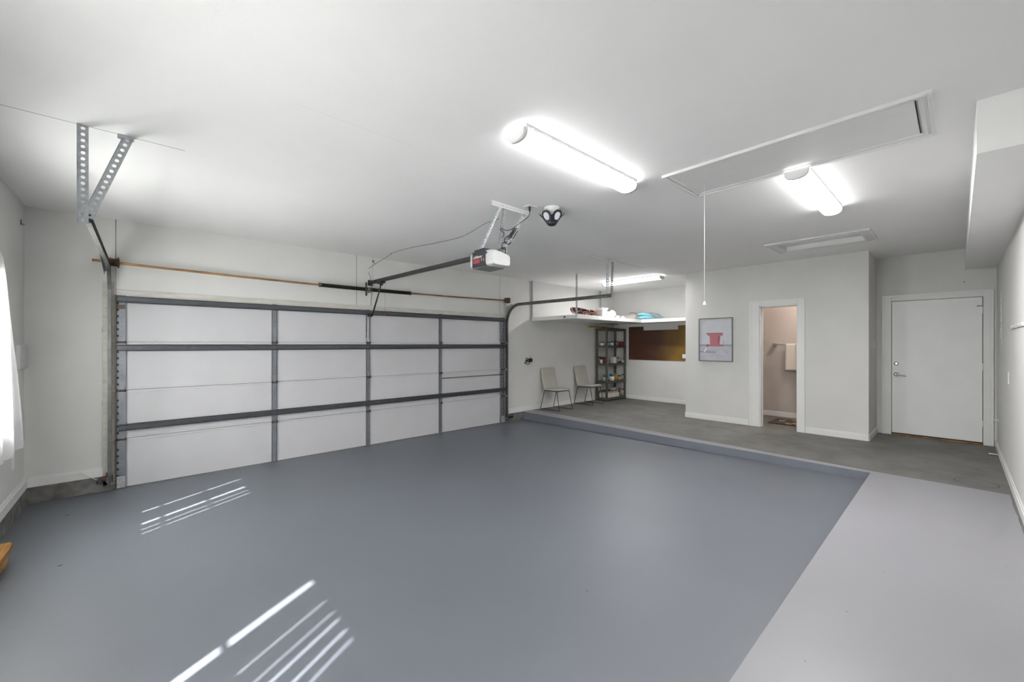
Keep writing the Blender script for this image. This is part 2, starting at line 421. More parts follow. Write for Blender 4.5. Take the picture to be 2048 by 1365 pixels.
# ------------------------------------------------------------------ setting: floors
b = MB()
n = b.add([(XL, YW, 0.077), (XS, YW, 0.077), (XS, YG + 0.1, 0.0), (XL, YG + 0.1, 0.0), (XL, YW, -0.2), (XS, YW, -0.2), (XS, YG + 0.1, -0.2), (XL, YG + 0.1, -0.2)])
for q in ((0, 1, 2, 3), (4, 7, 6, 5), (0, 4, 5, 1), (1, 5, 6, 2), (2, 6, 7, 3), (3, 7, 4, 0)): b.face([n + i for i in q])
struct('floor', b, M['floor'])
b = MB()
xe = 10.2
n = b.add([(XL, YR, SZ), (XS, YR, SZ), (xe, YR, slabz(xe)), (xe, YG, slabz(xe)), (XS, YG, SZ), (XS, YW, SZ), (XL, YW, SZ)])
b.face([n, n + 1, n + 5, n + 6]); b.face([n + 1, n + 2, n + 3, n + 4, n + 5])
b2 = b.add([(XL, YR, -0.2), (XS, YR, -0.2), (xe, YR, -0.2), (xe, YG, -0.2), (XS, YG, -0.2), (XS, YW, -0.2), (XL, YW, -0.2)])
b.face([b2 + 6, b2 + 5, b2 + 1, b2]); b.face([b2 + 5, b2 + 4, b2 + 3, b2 + 2, b2 + 1])
order = [0, 1, 2, 3, 4, 5, 6]
for i in range(7):
    j = (i + 1) % 7
    b.m = 1 if i in (4, 5) else 0
    b.face([n + i, b2 + i, b2 + j, n + j])
b.m = 0
struct('floor_slab', b, [M['slab'], M['stepf']], bevel=0.004)

# ------------------------------------------------------------------ ceiling (with the scuttle opening)
b = MB()
hx0, hx1, hy0, hy1 = 6.50, 7.00, 0.80, 1.70
b.box(XL - 0.2, hx0, YR - 0.2, YG + 0.2, ZC, ZC + 0.15); b.box(hx1, xe, YR - 0.2, YG + 0.2, ZC, ZC + 0.15)
b.box(hx0, hx1, YR - 0.2, hy0, ZC, ZC + 0.15); b.box(hx0, hx1, hy1, YG + 0.2, ZC, ZC + 0.15)
struct('ceiling', b, M['ceil'])

# ------------------------------------------------------------------ walls
WIN = [(3.75, 5.05), (0.95, 2.35)]       # the two windows of the left wall
wz0, wz1 = 0.95, 2.09
b = MB(); ys = [YR - 0.2] + [q for w_ in sorted(WIN) for q in w_] + [YG + 0.2]
for i in range(0, len(ys), 2): b.box(XL - 0.12, XL, ys[i], ys[i + 1], -0.2, ZC)
for y0, y1 in WIN: b.box(XL - 0.12, XL, y0, y1, -0.2, wz0); b.box(XL - 0.12, XL, y0, y1, wz1, ZC)
struct('wall_left', b, M['wall'])
b = MB(); DX0, DX1, DZ = -0.215, 5.53, 2.15
b.box(XL, DX0, YG, YG + 0.15, -0.2, ZC); b.box(DX1, xe, YG, YG + 0.15, -0.2, ZC); b.box(DX0, DX1, YG, YG + 0.15, DZ, ZC)
struct('wall_garage_side', b, M['wall_g'])
b = MB(); b.box(XL - 0.12, xe, YR - 0.12, YR, -0.2, ZC); struct('wall_right', b, M['wall'])
b = MB()    # partition with the bathroom opening
by0, by1, bz1 = 1.746, 2.30, 2.245
b.box(XP, XP + 0.12, 0.877, by0, SZ, ZC); b.box(XP, XP + 0.12, by1, 3.59, SZ, ZC); b.box(XP, XP + 0.12, by0, by1, bz1, ZC)
b.box(XP + 0.12, XE + 0.12, 0.877, 0.997, SZ, ZC); b.box(XP + 0.12, xe, 3.47, 3.59, SZ, ZC)
struct('wall_partition', b, M['wall'])
b = MB()
ey0, ey1, ez1 = -0.243, 0.703, 2.268
b.box(XE, XE + 0.12, YR, ey0, SZ, ZC); b.box(XE, XE + 0.12, ey1, 0.877, SZ, ZC); b.box(XE, XE + 0.12, ey0, ey1, ez1, ZC)
struct('wall_entry', b, M['wall'])
b = MB(); b.box(XF, XF + 0.12, 3.59, YG, SZ, ZC); struct('wall_far', b, M['wall'])
b = MB(); b.box(9.25, 9.37, 0.997, 3.47, SZ, ZC)
b.box(XP + 0.121, 9.25, 3.46, 3.469, SZ, ZC); b.box(XP + 0.121, 9.25, 0.998, 1.008, SZ, ZC)
b.box(XP + 0.121, XP + 0.127, 1.008, by0, SZ, ZC); b.box(XP + 0.121, XP + 0.127, by1, 3.46, SZ, ZC)
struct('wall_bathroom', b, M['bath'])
# duct box along the right wall
b = MB(); b.box(3.49, XE, YR, -0.073, R(1.075), ZC); struct('trim_1', b, M['ceil'])

# concrete curb under the walls and baseboards
b = MB(); b.box(XL, XL + 0.02, YW, YG, -0.05, R(-1.43)); b.box(XL, -0.22, YG - 0.02, YG, -0.05, R(-1.43)); struct('trim_2', b, M['conc'])
b = MB(); b.box(5.56, 6.03, YG - 0.02, YG, -0.05, R(-1.43)); struct('trim_3', b, M['conc'])
def baseboard(name, segs_, th=0.014, h=0.10):
    b = MB()
    for (xa, ya, xb, yb, nx, ny, z) in segs_:
        x0, x1 = min(xa, xb), max(xa, xb); y0, y1 = min(ya, yb), max(ya, yb)
        for t, hh in ((th, h * 0.78), (th * 0.6, h)):
            b.box(x0 + (nx * t if nx < 0 else 0), x1 + (nx * t if nx > 0 else 0), y0 + (ny * t if ny < 0 else 0), y1 + (ny * t if ny > 0 else 0), z, z + hh)
    struct(name, b, M['trim'], bevel=0.002)
zb = R(-1.43)
baseboard('baseboard_left', [(XL, YW, XL, YG, 1, 0, zb), (XL, YR, XL, YW, 1, 0, SZ)], 0.022, 0.105)
baseboard('baseboard_garage_side', [(XL + 0.022, YG, -0.30, YG, 0, -1, zb), (5.60, YG, 6.0, YG, 0, -1, zb), (6.0, YG, XF, YG, 0, -1, slabz(7))], 0.018, 0.10)
baseboard('baseboard_far', [(XF, 3.59, XF, YG - 0.02, -1, 0, slabz(XF))])
baseboard('baseboard_partition', [(XP, 0.877, XP, 1.645, -1, 0, slabz(XP)), (XP, 2.465, XP, 3.59, -1, 0, slabz(XP)), (XP, 3.59, XF - 0.015, 3.59, 0, 1, slabz(XP)), (XP, 0.877, XE - 0.02, 0.877, 0, -1, slabz(8.1))])
baseboard('baseboard_right', [(XL, YR, XE - 0.02, YR, 0, 1, SZ + 0.004)], 0.014, 0.10)
baseboard('baseboard_bathroom', [(9.25, 1.01, 9.25, 3.45, -1, 0, slabz(9))])

# casings
b = MB(); cx = XP
b.box(cx - 0.018, cx, by1, by1 + 0.155, slabz(cx), bz1 + 0.095); b.box(cx - 0.018, cx, by0 - 0.095, by0, slabz(cx), bz1 + 0.095); b.box(cx - 0.018, cx, by0, by1, bz1, bz1 + 0.095)
b.box(cx - 0.024, cx - 0.018, by1 + 0.12, by1 + 0.155, slabz(cx), bz1 + 0.095); b.box(cx - 0.024, cx - 0.018, by0 - 0.095, by0 - 0.07, slabz(cx), bz1 + 0.095); b.box(cx - 0.024, cx - 0.018, by0 - 0.07, by1 + 0.12, bz1 + 0.07, bz1 + 0.095)
b.box(cx - 0.005, cx + 0.135, by1 - 0.018, by1, slabz(cx), bz1); b.box(cx - 0.005, cx + 0.135, by0, by0 + 0.018, slabz(cx), bz1); b.box(cx - 0.005, cx + 0.135, by0, by1, bz1 - 0.018, bz1)
b.box(cx + 0.06, cx + 0.075, by1 - 0.030, by1 - 0.018, slabz(cx), bz1 - 0.018); b.box(cx + 0.06, cx + 0.075, by0 + 0.018, by0 + 0.03, slabz(cx), bz1 - 0.018)
struct('door_1', b, M['trim'], bevel=0.002)
fr = bpy.data.objects['door_1']
obj('strike_plate', MB().box(cx + 0.08, cx + 0.11, by1 - 0.0195, by1 - 0.0178, R(-0.42), R(-0.36)), M['chrome'], fr)

# entry door
b = MB(); cy0, cy1, cz = -0.340, 0.812, R(0.766)
b.box(XE - 0.018, XE, cy0, ey0, slabz(XE), cz); b.box(XE - 0.018, XE, ey1, cy1, slabz(XE), cz); b.box(XE - 0.0179, XE, ey0, ey1, ez1, cz)
b.box(XE - 0.026, XE - 0.018, cy0, cy0 + 0.03, slabz(XE), cz); b.box(XE - 0.026, XE - 0.018, cy1 - 0.03, cy1, slabz(XE), cz); b.box(XE - 0.026, XE - 0.018, cy0 + 0.03, cy1 - 0.03, cz - 0.03, cz)
struct('door_2', b, M['trim'], bevel=0.002)
dr = bpy.data.objects['door_2']
obj('door_gap', MB().box(XE + 0.03, XE + 0.06, ey0, ey1, slabz(XE), ez1), M['dark'], dr)
dl = obj('door_leaf', MB().box(XE - 0.012, XE + 0.03, ey0 + 0.006, ey1 - 0.006, slabz(XE) + 0.035, ez1 - 0.006), M['edoor'], dr, bevel=0.002)
obj('threshold', MB().box(XE - 0.045, XE + 0.02, ey0, ey1, slabz(XE), slabz(XE) + 0.022), M['oak'], dr, bevel=0.003)
b = MB(); yk = 0.645
b.lathe((XE - 0.012, yk, R(-0.302)), [(0.031, 0), (0.031, -0.006), (0.024, -0.016), (0.012, -0.02)], 24, 'x'); b.box(XE - 0.045, XE - 0.03, yk - 0.004, yk + 0.004, R(-0.302) - 0.014, R(-0.302) + 0.014)
obj('deadbolt', b, M['chrome'], dl)
b = MB(); zk = R(-0.470)
b.lathe((XE - 0.012, yk, zk), [(0.033, 0), (0.033, -0.006), (0.02, -0.014), (0.011, -0.045), (0.011, -0.055)], 24, 'x')
b.tube([(XE - 0.062, yk, zk), (XE - 0.064, yk - 0.03, zk - 0.002), (XE - 0.06, yk - 0.06, zk - 0.012), (XE - 0.056, yk - 0.09, zk - 0.01), (XE - 0.054, yk - 0.112, zk - 0.026)], [0.010, 0.010, 0.009, 0.008, 0.006], 10)
obj('door_handle', b, M['chrome'], dl)
for z in (0.485, -0.32, -1.12):
    obj('hinge', MB().cyl((XE - 0.022, ey0, R(z) - 0.05), (XE - 0.022, ey0, R(z) + 0.05), 0.007).box(XE - 0.0205, XE - 0.0175, ey0 - 0.028, ey0, R(z) - 0.05, R(z) + 0.05), M['trim'], dr)
obj('latch_guard', MB().box(XE - 0.03, XE - 0.012, ey0 + 0.0, ey0 + 0.06, R(0.535), R(0.545)), M['track'], dr)

# ------------------------------------------------------------------ windows and curtains of the left wall
for i, (y0, y1) in enumerate(WIN):
    b = MB(); t = 0.05; xw = XL - 0.10
    b.box(xw, xw + 0.04, y0, y0 + t, wz0, wz1); b.box(xw, xw + 0.04, y1 - t, y1, wz0, wz1)
    b.box(xw, xw + 0.04, y0, y1, wz0, wz0 + t); b.box(xw, xw + 0.04, y0, y1, wz1 - t, wz1)
    for z in ((1.22, 1.62) if i == 0 else (1.44,)): b.box(xw + 0.01, xw + 0.03, y0, y1, z, z + 0.024)
    # casing with a solid panel under the sill
    b.box(XL, XL + 0.018, y1, y1 + 0.087, 0.60, wz1 + 0.09); b.box(XL, XL + 0.018, y0 - 0.087, y0, 0.60, wz1 + 0.09)
    b.box(XL, XL + 0.018, y0, y1, wz1, wz1 + 0.09); b.box(XL, XL + 0.035, y0, y1, wz0 - 0.03, wz0); b.box(XL, XL + 0.018, y0, y1, wz0 - 0.12, wz0 - 0.03)
    struct('window_%d' % (i + 1), b, M['trim'], bevel=0.002)
    obj('window_glass', MB().box(xw + 0.018, xw + 0.022, y0 + t, y1 - t, wz0 + t, wz1 - t), M['glass'], bpy.data.objects['window_%d' % (i + 1)])

def curtain(label, ytop0, ytop1, ybot1, gaps, ztop, zbot):
    """curtain of several widths of cloth; gaps = (position along the rod, width) where the sun slips between two widths"""
    root = thing('window_curtain', label, 'curtain', (XL + 0.05, (ytop0 + ytop1) / 2, zbot))
    gaps = sorted(gaps); edges = [ytop0]
    for g, w_ in gaps: edges += [g - w_ / 2, g + w_ / 2]
    edges.append(None)
    for k in range(0, len(edges), 2):
        a = edges[k]; e_ = edges[k + 1]
        def fn(u, v, a=a, e_=e_, k=k):
            z = ztop + (zbot - ztop) * v
            if e_ is None:
                ye = ytop1 + (ybot1 - ytop1) * (v ** 0.55)
            else: ye = e_
            y = a + (ye - a) * u
            fold = math.sin(y * 26 + k) * 0.010 * (0.4 + v) * min(1, min(u, 1 - u) * 6)
            outw = 0.03 + 0.055 * v * (u if e_ is None else 0.5) + 0.015 * v
            if e_ is None and u > 0.955: outw = outw * (1 - ((u - 0.955) / 0.045) ** 2 * 0.3) - 0.012 * ((u - 0.955) / 0.045)
            zz = z
            if e_ is None and v > 0.97 and u < 0.5: zz -= 0.03
            f = min(1, v / 0.08) ** 0.5
            return (XL + 0.006 + (0.014 + outw + fold) * f, y, zz)
        b = MB(); b.grid(fn, 36 if e_ is not None else 110, 24)
        obj('curtain_panel', b, M['curtain'], root, world=True)
    b = MB(); b.cyl((XL + 0.016, ytop0 - 0.05, ztop + 0.0), (XL + 0.016, ytop1 + 0.03, ztop + 0.0), 0.008, n=12)
    for y in (ytop0 - 0.03, ytop1 + 0.01): b.box(XL, XL + 0.016, y - 0.006, y + 0.006, ztop - 0.012, ztop + 0.012)
    obj('curtain_rod', b, M['white'], root, world=True)
curtain('long sheer white curtain over the bright window on the left wall', 3.55, 4.95, 5.42, [(4.352, 0.046), (4.09, 0.013), (4.20, 0.012), (4.70, 0.013)], R(0.82), R(-0.87))
curtain('sheer white curtain over the left wall window nearest the camera', 0.75, 2.55, 2.60, [(1.868, 0.052), (1.607, 0.009), (1.47, 0.008), (1.385, 0.016), (1.27, 0.016), (1.18, 0.012)], R(0.80), R(-0.87))

# ------------------------------------------------------------------ ceiling lamps
def strip_lamp(loc, rz, label, knobs=True, length=1.28, wd=0.155, power=33, tint=(1.0, 0.985, 0.97)):
    t = thing('strip_lamp', label, 'ceiling light', loc, rz, 'wraparound strip lamps on the ceiling')
    h = length / 2; w2 = wd / 2
    b = MB(); b.box(-h + 0.02, h - 0.02, -w2, w2, -0.022, 0.0)
    obj('base_pan', b, M['trim'], t, bevel=0.002)
    b = MB()
    prof = [(-w2, -0.022)] + [(-w2 * math.cos(a), -0.034 - 0.052 * math.sin(a) ** 0.7) for a in [PI * k / 12 for k in range(0, 13)]] + [(w2, -0.022)]
    def ext(x0, x1, sc=1.0):
        n0 = b.add([(x0, y * sc, z * sc if sc != 1 else z) for y, z in prof]); n1 = b.add([(x1, y * sc, z * sc if sc != 1 else z) for y, z in prof]); K = len(prof)
        b.smooth = True
        for i in range(K - 1): b.face([n0 + i, n0 + i + 1, n1 + i + 1, n1 + i])
        b.smooth = False
        b.face([n0 + i for i in range(K)]); b.face([n1 + i for i in reversed(range(K))])
    ext(-h + 0.035, h - 0.03); obj('diffuser', b, M['lamp'], t)
    dl_ = bpy.data.lights.new('lamp_light', 'AREA'); dl_.shape = 'RECTANGLE'; dl_.size = length - 0.12; dl_.size_y = wd * 0.5; dl_.energy = power; dl_.color = tint
    do = bpy.data.objects.new('lamp_light', dl_); COL.objects.link(do); do.parent = t; do.location = (0, 0, -0.090)
    b = MB(); ext(-h, -h + 0.035, 1.03); obj('end_cap', b, M['white'], t)
    b = MB(); ext(h - 0.03, h, 1.0); obj('end_cap', b, M['lens'], t)
    if knobs:
        for k in range(8):
            x = -h + 0.08 + k * (length - 0.16) / 7
            obj('clip', MB().box(x - 0.010, x + 0.010, -w2 - 0.008, -w2, -0.030, -0.014), M['white'], t, bevel=0.002)
    return t
strip_lamp((2.42, 1.885, ZC), 0, 'long glowing white strip lamp in the middle of the ceiling, near the opener', length=1.34)
strip_lamp((4.44, 0.845, ZC), 0, 'glowing white strip lamp between the attic ladder hatch and the small scuttle', False, length=1.38, power=80)
strip_lamp((7.62, 4.62, ZC), PI / 2 + PI, 'glowing white strip lamp over the back storage alcove', False, length=1.38, power=44)
# small ceiling lamp of the bathroom (out of sight, lights the bathroom)
t = thing('ceiling_lamp', 'round warm bathroom ceiling lamp behind the partition', 'ceiling light', (8.6, 1.6, ZC))
obj('lamp_base', MB().lathe((0, 0, 0), [(0.12, 0), (0.12, -0.03)], 24), M['white'], t)
obj('unseen_lamp_shade', MB().lathe((0, 0, 0), [(0.11, -0.03), (0.11, -0.06), (0.08, -0.09), (0.02, -0.10)], 24), M['lampw'], t)

# ------------------------------------------------------------------ attic ladder hatch, pull cord, scuttle
t = thing('attic_hatch', 'long white attic ladder hatch with moulded frame in the ceiling', 'attic hatch', (3.47, 0.86, ZC))
def ring(b, x0, x1, y0, y1, wd, z0, z1):
    b.box(x0, x1, y0, y0 + wd, z0, z1); b.box(x0, x1, y1 - wd, y1, z0, z1); b.box(x0, x0 + wd, y0 + wd, y1 - wd, z0, z1); b.box(x1 - wd, x1, y0 + wd, y1 - wd, z0, z1)
b = MB(); ring(b, 3.14, 3.80, 0.09, 1.63, 0.060, ZC - 0.010, ZC); ring(b, 3.14, 3.80, 0.09, 1.63, 0.022, ZC - 0.022, ZC - 0.010); ring(b, 3.178, 3.762, 0.128, 1.592, 0.014, ZC - 0.015, ZC - 0.010)
obj('hatch_frame', b, M['trim'], t, world=True, bevel=0.003)
obj('hatch_panel', MB().box(3.204, 3.734, 0.164, 1.566, ZC - 0.006, ZC), M['trim'], t, world=True)
obj('hatch_gap', MB().box(3.205, 3.73, 0.158, 0.163, ZC - 0.0085, ZC), M['dark'], t, world=True)
t = thing('pull_cord', 'thin white pull cord hanging from the attic hatch', 'pull cord', (3.48, 1.426, R(0.33)))
obj('cord', MB().cyl((3.48, 1.426, R(0.355)), (3.48, 1.426, ZC - 0.006), 0.0022, n=8), M['white'], t, world=True)
obj('bell_end', MB().lathe((3.48, 1.426, R(0.325)), [(0.011, 0), (0.013, 0.006), (0.009, 0.022), (0.004, 0.034)], 16), M['white'], t, world=True)
t = thing('ceiling_scuttle', 'small framed white ceiling scuttle in front of the partition', 'ceiling hatch', (6.74, 1.25, ZC))
b = MB(); ring(b, 6.36, 7.12, 0.70, 1.80, 0.10, ZC - 0.014, ZC); ring(b, 6.36, 7.12, 0.70, 1.80, 0.02, ZC - 0.022, ZC - 0.014)
obj('scuttle_frame', b, M['trim'], t, world=True, bevel=0.003)
obj('scuttle_lid', MB().box(hx0 + 0.012, hx1 - 0.012, hy0 + 0.012, hy1 - 0.012, ZC + 0.050, ZC + 0.065), M['trim'], t, world=True)
b = MB(); ring(b, hx0 - 0.001, hx1 + 0.001, hy0 - 0.001, hy1 + 0.001, 0.012, ZC - 0.012, ZC + 0.15); obj('scuttle_lining', b, M['white'], t, world=True)

# ------------------------------------------------------------------ sectional garage door
gd = thing('garage_door', 'wide white sectional garage door with grey steel stiles', 'garage door', (2.65, 6.27, 0))
zj = [0.004, 0.548, 1.085, 1.621, 2.140]
for k in range(4):
    b = MB(); b.box(DX0 + 0.004, DX1 - 0.004, YG + 0.0, YG + 0.04, zj[k] + 0.002, zj[k + 1] - 0.002)
    sct = obj('door_section', b, M['doorp'], gd, world=True)
    b = MB()
    if k < 3: b.box(DX0 + 0.004, DX1 - 0.004, YG - 0.010, YG, zj[k + 1] - 0.028, zj[k + 1] - 0.003)
    if k > 0: b.box(DX0 + 0.004, DX1 - 0.004, YG - 0.010, YG, zj[k] + 0.003, zj[k] + 0.022)
    if b.v: obj('section_lip', b, M['doorp'], sct, world=True, bevel=0.0015)
sx = [(-0.195, -0.118), (1.312, 1.372), (2.612, 2.668), (3.937, 3.990), (5.385, 5.480)]
for k in range(4):
    for i, (a, c) in enumerate(sx):
        b = MB(); z0, z1 = zj[k] + 0.004, zj[k + 1] - 0.004; end = i in (0, 4)
        b.box(a, c, YG - 0.017, YG - 0.011, z0, z1)
        if not end:
            b.box(c - 0.004, c, YG - 0.017, YG, z0, z1); b.box(a, a + 0.004, YG - 0.017, YG, z0, z1)
        else:
            b.m = 2 if i == 0 else 0; b.box(a - 0.012, a + 0.004, YG - 0.03, YG, z0, z1); b.m = 0; b.box(c - 0.004, c, YG - 0.03, YG, z0, z1)
        b.m = 1
        if end:      # punched slots and screw holes
            q = int((z1 - z0 - 0.06) / 0.072)
            for j in range(q):
                zz = z0 + 0.05 + j * 0.072
                xx = a + 0.008 if i == 0 else c - 0.022
                b.box(xx - 0.006, xx + 0.014, YG - 0.0185, YG - 0.016, zz, zz + 0.024)
        for j in range(9):
            zz = z0 + 0.05 + j * 0.054; xm = (a + c) / 2 + (0.004 if end else 0)
            b.box(xm - 0.0028, xm + 0.0028, YG - 0.018, YG - 0.016, zz, zz + 0.0055)
        o = obj('stile', b, [M['stile'], M['dark'], M['hinge']], gd, world=True)
for k in (1, 2, 3):
    for i, (a, c) in enumerate(sx):
        xm = (a + c) / 2; w_ = (c - a) * 0.42; z = zj[k]
        b = MB(); b.m = 0
        b.prism([(xm - w_, YG - 0.020, z - 0.03), (xm - w_ * 0.4, YG - 0.020, z - 0.055), (xm + w_ * 0.4, YG - 0.020, z - 0.055), (xm + w_, YG - 0.020, z - 0.03), (xm + w_, YG - 0.020, z), (xm - w_, YG - 0.020, z)], (0, 0.003, 0))
        b.prism([(xm - w_, YG - 0.020, z), (xm + w_, YG - 0.020, z), (xm + w_, YG - 0.020, z + 0.03), (xm + w_ * 0.4, YG - 0.020, z + 0.055), (xm - w_ * 0.4, YG - 0.020, z + 0.055), (xm - w_, YG - 0.020, z + 0.03)], (0, 0.003, 0))
        b.m = 1
        ext_ = 0.012
        b.cyl((xm - w_ - ext_, YG - 0.028, z - 0.004), (xm + w_ + ext_, YG - 0.028, z - 0.004), 0.011, n=10)
        b.box(xm - w_ - 0.004, xm - w_ + 0.002, YG - 0.036, YG - 0.014, z - 0.022, z + 0.022); b.box(xm + w_ - 0.002, xm + w_ + 0.004, YG - 0.036, YG - 0.014, z - 0.022, z + 0.022)
        obj('hinge', b, [M['stile'], M['hinge']], gd, world=True)
def strut(z, x0, x1, h=0.052, yb=YG - 0.018):
    b = MB(); d = 0.052
    b.box(x0, x1, yb - d, yb - d + 0.004, z - h * 0.36, z + h * 0.36)
    for s_ in (-1, 1):
        za, zb_ = z + s_ * h * 0.36, z + s_ * h * 0.5
        b.prism([(x0, yb - d, za), (x0, yb, zb_), (x0, yb, zb_ + s_ * 0.004), (x0, yb - d, za + s_ * 0.004)], (x1 - x0, 0, 0))
        b.box(x0, x1, yb - 0.003, yb, zb_, zb_ + s_ * 0.012)
    obj('strut', b, M['strut'], gd, world=True)
strut(1.553, -0.185, 5.47); strut(0.672, -0.175, 5.53); strut(2.090, -0.185, 5.47)
b = MB()
for i in (0,): b.box(-0.185, -0.125, YG - 0.05, YG - 0.018, 1.985, 2.025)
obj('top_bracket', b, M['hinge'], gd, world=True)
obj('slide_lock', MB().bar((3.99, YG - 0.028, 0.985), (5.40, YG - 0.028, 0.985), 0.010, 0.014).box(5.36, 5.42, YG - 0.036, YG - 0.017, 0.96, 1.01), M['track'], gd, world=True)
obj('reinforcement_plate', MB().box(2.618, 2.650, YG - 0.032, YG - 0.017, 1.66, 2.12).box(2.605, 2.665, YG - 0.024, YG - 0.017, 1.63, 1.69), M['galv'], gd, world=True, bevel=0.003)
obj('arm_bracket', MB().box(2.62, 2.66, YG - 0.11, YG - 0.03, 2.020, 2.075), M['black'], gd, world=True, bevel=0.004)
obj('weather_strip', MB().box(DX0 + 0.01, DX1 - 0.01, YG - 0.012, YG + 0.03, 0.0, 0.010), M['greyp'], gd, world=True)
for z in (1.62, 1.08, 0.54, 0.08):
    for sx_, xx in ((-1, -0.20), (1, 5.49)):
        b = MB(); b.cyl((xx, YG - 0.045, z), (xx + sx_ * 0.035, YG - 0.045, z), 0.005, n=8); b.cyl((xx + sx_ * 0.022, YG - 0.045, z), (xx + sx_ * 0.036, YG - 0.045, z), 0.018, n=16)
        obj('roller', b, M['galv'], gd, world=True)
b = MB(); b.box(-0.19, -0.12, YG - 0.045, YG - 0.018, 0.012, 0.14); obj('bottom_bracket', b, M['galv'], gd, world=True, bevel=0.003)
b = MB(); b.box(5.39, 5.47, YG - 0.045, YG - 0.018, 0.012, 0.14); obj('bottom_bracket', b, M['galv'], gd, world=True, bevel=0.003)

# jamb boards around the opening
b = MB(); b.box(-0.300, -0.205, YG - 0.012, YG, 0.06, 2.28); b.box(-0.300, -0.262, YG - 0.020, YG - 0.012, 0.06, 2.20)
struct('trim_4', b, M['grimy'], bevel=0.002)
b = MB(); b.box(-0.205, 5.50, YG - 0.012, YG, 2.118, 2.200); struct('trim_5', b, M['grimy'], bevel=0.002)
b = MB(); b.box(5.505, 5.575, YG - 0.012, YG, 0.16, 2.45); struct('trim_6', b, M['grimy'], bevel=0.002)

# tracks with their vertical, curved and horizontal runs
def track(x, side, label, yend, zt, zend):
    root = thing('door_track', label, 'garage door track', (x, YG - 0.045, 0))
    pts = [(x, YG - 0.045, 0.03), (x, YG - 0.045, zt - 0.36)]
    for k in range(1, 10):
        a = PI / 2 * k / 9
        pts.append((x, YG - 0.045 - 0.36 * (1 - math.cos(a)), zt - 0.36 + 0.36 * math.sin(a)))
    pts.append((x, yend, zend))
    b = MB(); hw = 0.028
    P = [Vector(p) for p in pts]; rings = []
    for i, p in enumerate(P):
        t_ = (P[min(i + 1, len(P) - 1)] - P[max(i - 1, 0)]).normalized(); nrm = Vector((1, 0, 0)).cross(t_).normalized()
        o_ = side * 0.016; c = 0.003
        # a C section: web outside, two curled lips
        sec = [(-hw, 0.010), (-hw, o_ * 0 - 0.0), (-hw, o_), (hw, o_), (hw, 0.0), (hw, 0.010)]
        sec = [(-hw, -side * 0.012), (-hw, o_), (hw, o_), (hw, -side * 0.012), (hw - c, -side * 0.012), (hw - c, o_ - side * c), (-hw + c, o_ - side * c), (-hw + c, -side * 0.012)]
        rings.append(b.add([p + nrm * u + Vector((v, 0, 0)) for u, v in sec]))
    K = 8
    for i in range(len(rings) - 1):
        for k in range(K):
            b.m = 1 if (k == 1 or k == 5) and i >= len(rings) - 2 else 0
            b.face([rings[i] + k, rings[i] + (k + 1) % K, rings[i + 1] + (k + 1) % K, rings[i + 1] + k])
    b.m = 0
    b.face([rings[0] + k for k in range(K)]); b.face([rings[-1] + k for k in range(K)])
    obj('track_rail', b, [M['track'], M['trackin'] if side < 0 else M['track']], root, world=True)
    for z in (0.12, 0.95, 1.75) if side < 0 else (0.08, 0.9, 1.9):
        b = MB(); xo = x + side * 0.018
        b.box(xo, xo + side * 0.045, YG - 0.016, YG - 0.012, z - 0.03, z + 0.03); b.box(xo - side * 0.001, xo + side * 0.003, YG - 0.06, YG - 0.012, z - 0.03, z + 0.03)
        b.cyl((xo + side * 0.025, YG - 0.026, z), (xo + side * 0.025, YG - 0.012, z), 0.007, n=8)
        obj('track_bracket', b, M['galv'], root, world=True)
    # flag plate at the top of the straight run
    b = MB(); b.prism([(x + side * 0.018, YG - 0.012, zt - 0.34), (x + side * 0.018, YG - 0.012, zt - 0.02), (x + side * 0.018, YG - 0.20, zt + 0.03), (x + side * 0.018, YG - 0.22, zt - 0.01)], (side * 0.003, 0, 0))
    obj('flag_plate', b, M['galv'], root, world=True)
    return root
tl = track(-0.243, -1, 'left garage door track curving up toward the ceiling', 3.72, 2.43, R(0.80))
tr = track(5.525, 1, 'right garage door track reaching back toward the storage alcove', 3.72, 2.385, R(0.775))
obj('support_angle', MB().bar((-0.285, 5.50, R(0.885)), (-0.285, 6.20, R(0.79)), 0.004, 0.06).bar((-0.272, 5.50, R(0.912)), (-0.272, 6.20, R(0.817)), 0.03, 0.004), M['galv'], tl, world=True)
# perforated hangers of the tracks
b = MB(); b.perforated((-0.265, 3.70, R(0.76)), (-0.265, 3.70, ZC), 0.050, (0, -1, 0), lip=0.012, rad=0.011)
obj('track_hanger', b, M['galv'], tl, world=True)
b = MB(); b.perforated((-0.245, 3.705, R(0.80)), (-0.055, 3.70, ZC - 0.005), 0.050, (0, -1, 0), lip=0.012, rad=0.011)
obj('track_hanger', b, M['galv'], tl, world=True)
obj('angle_cleat', MB().box(-0.11, -0.03, 3.69, 3.72, ZC - 0.022, ZC), M['galv'], tl, world=True)
b = MB(); b.perforated((5.56, 3.80, R(0.76)), (5.56, 3.80, ZC - 0.01), 0.045, (-1, -0.6, 0), lip=0.03); obj('track_hanger', b, M['galv'], tr, world=True)
b = MB(); b.perforated((5.55, 3.72, R(0.78)), (5.73, 3.82, ZC - 0.01), 0.035, (-1, -0.6, 0), lip=0.02); obj('track_hanger', b, M['galv'], tr, world=True)
obj('ceiling_angle', MB().box(5.15, 5.83, 3.81, 3.85, ZC - 0.004, ZC).box(5.15, 5.83, 3.81, 3.814, ZC - 0.03, ZC), M['trim'], tr, world=True)

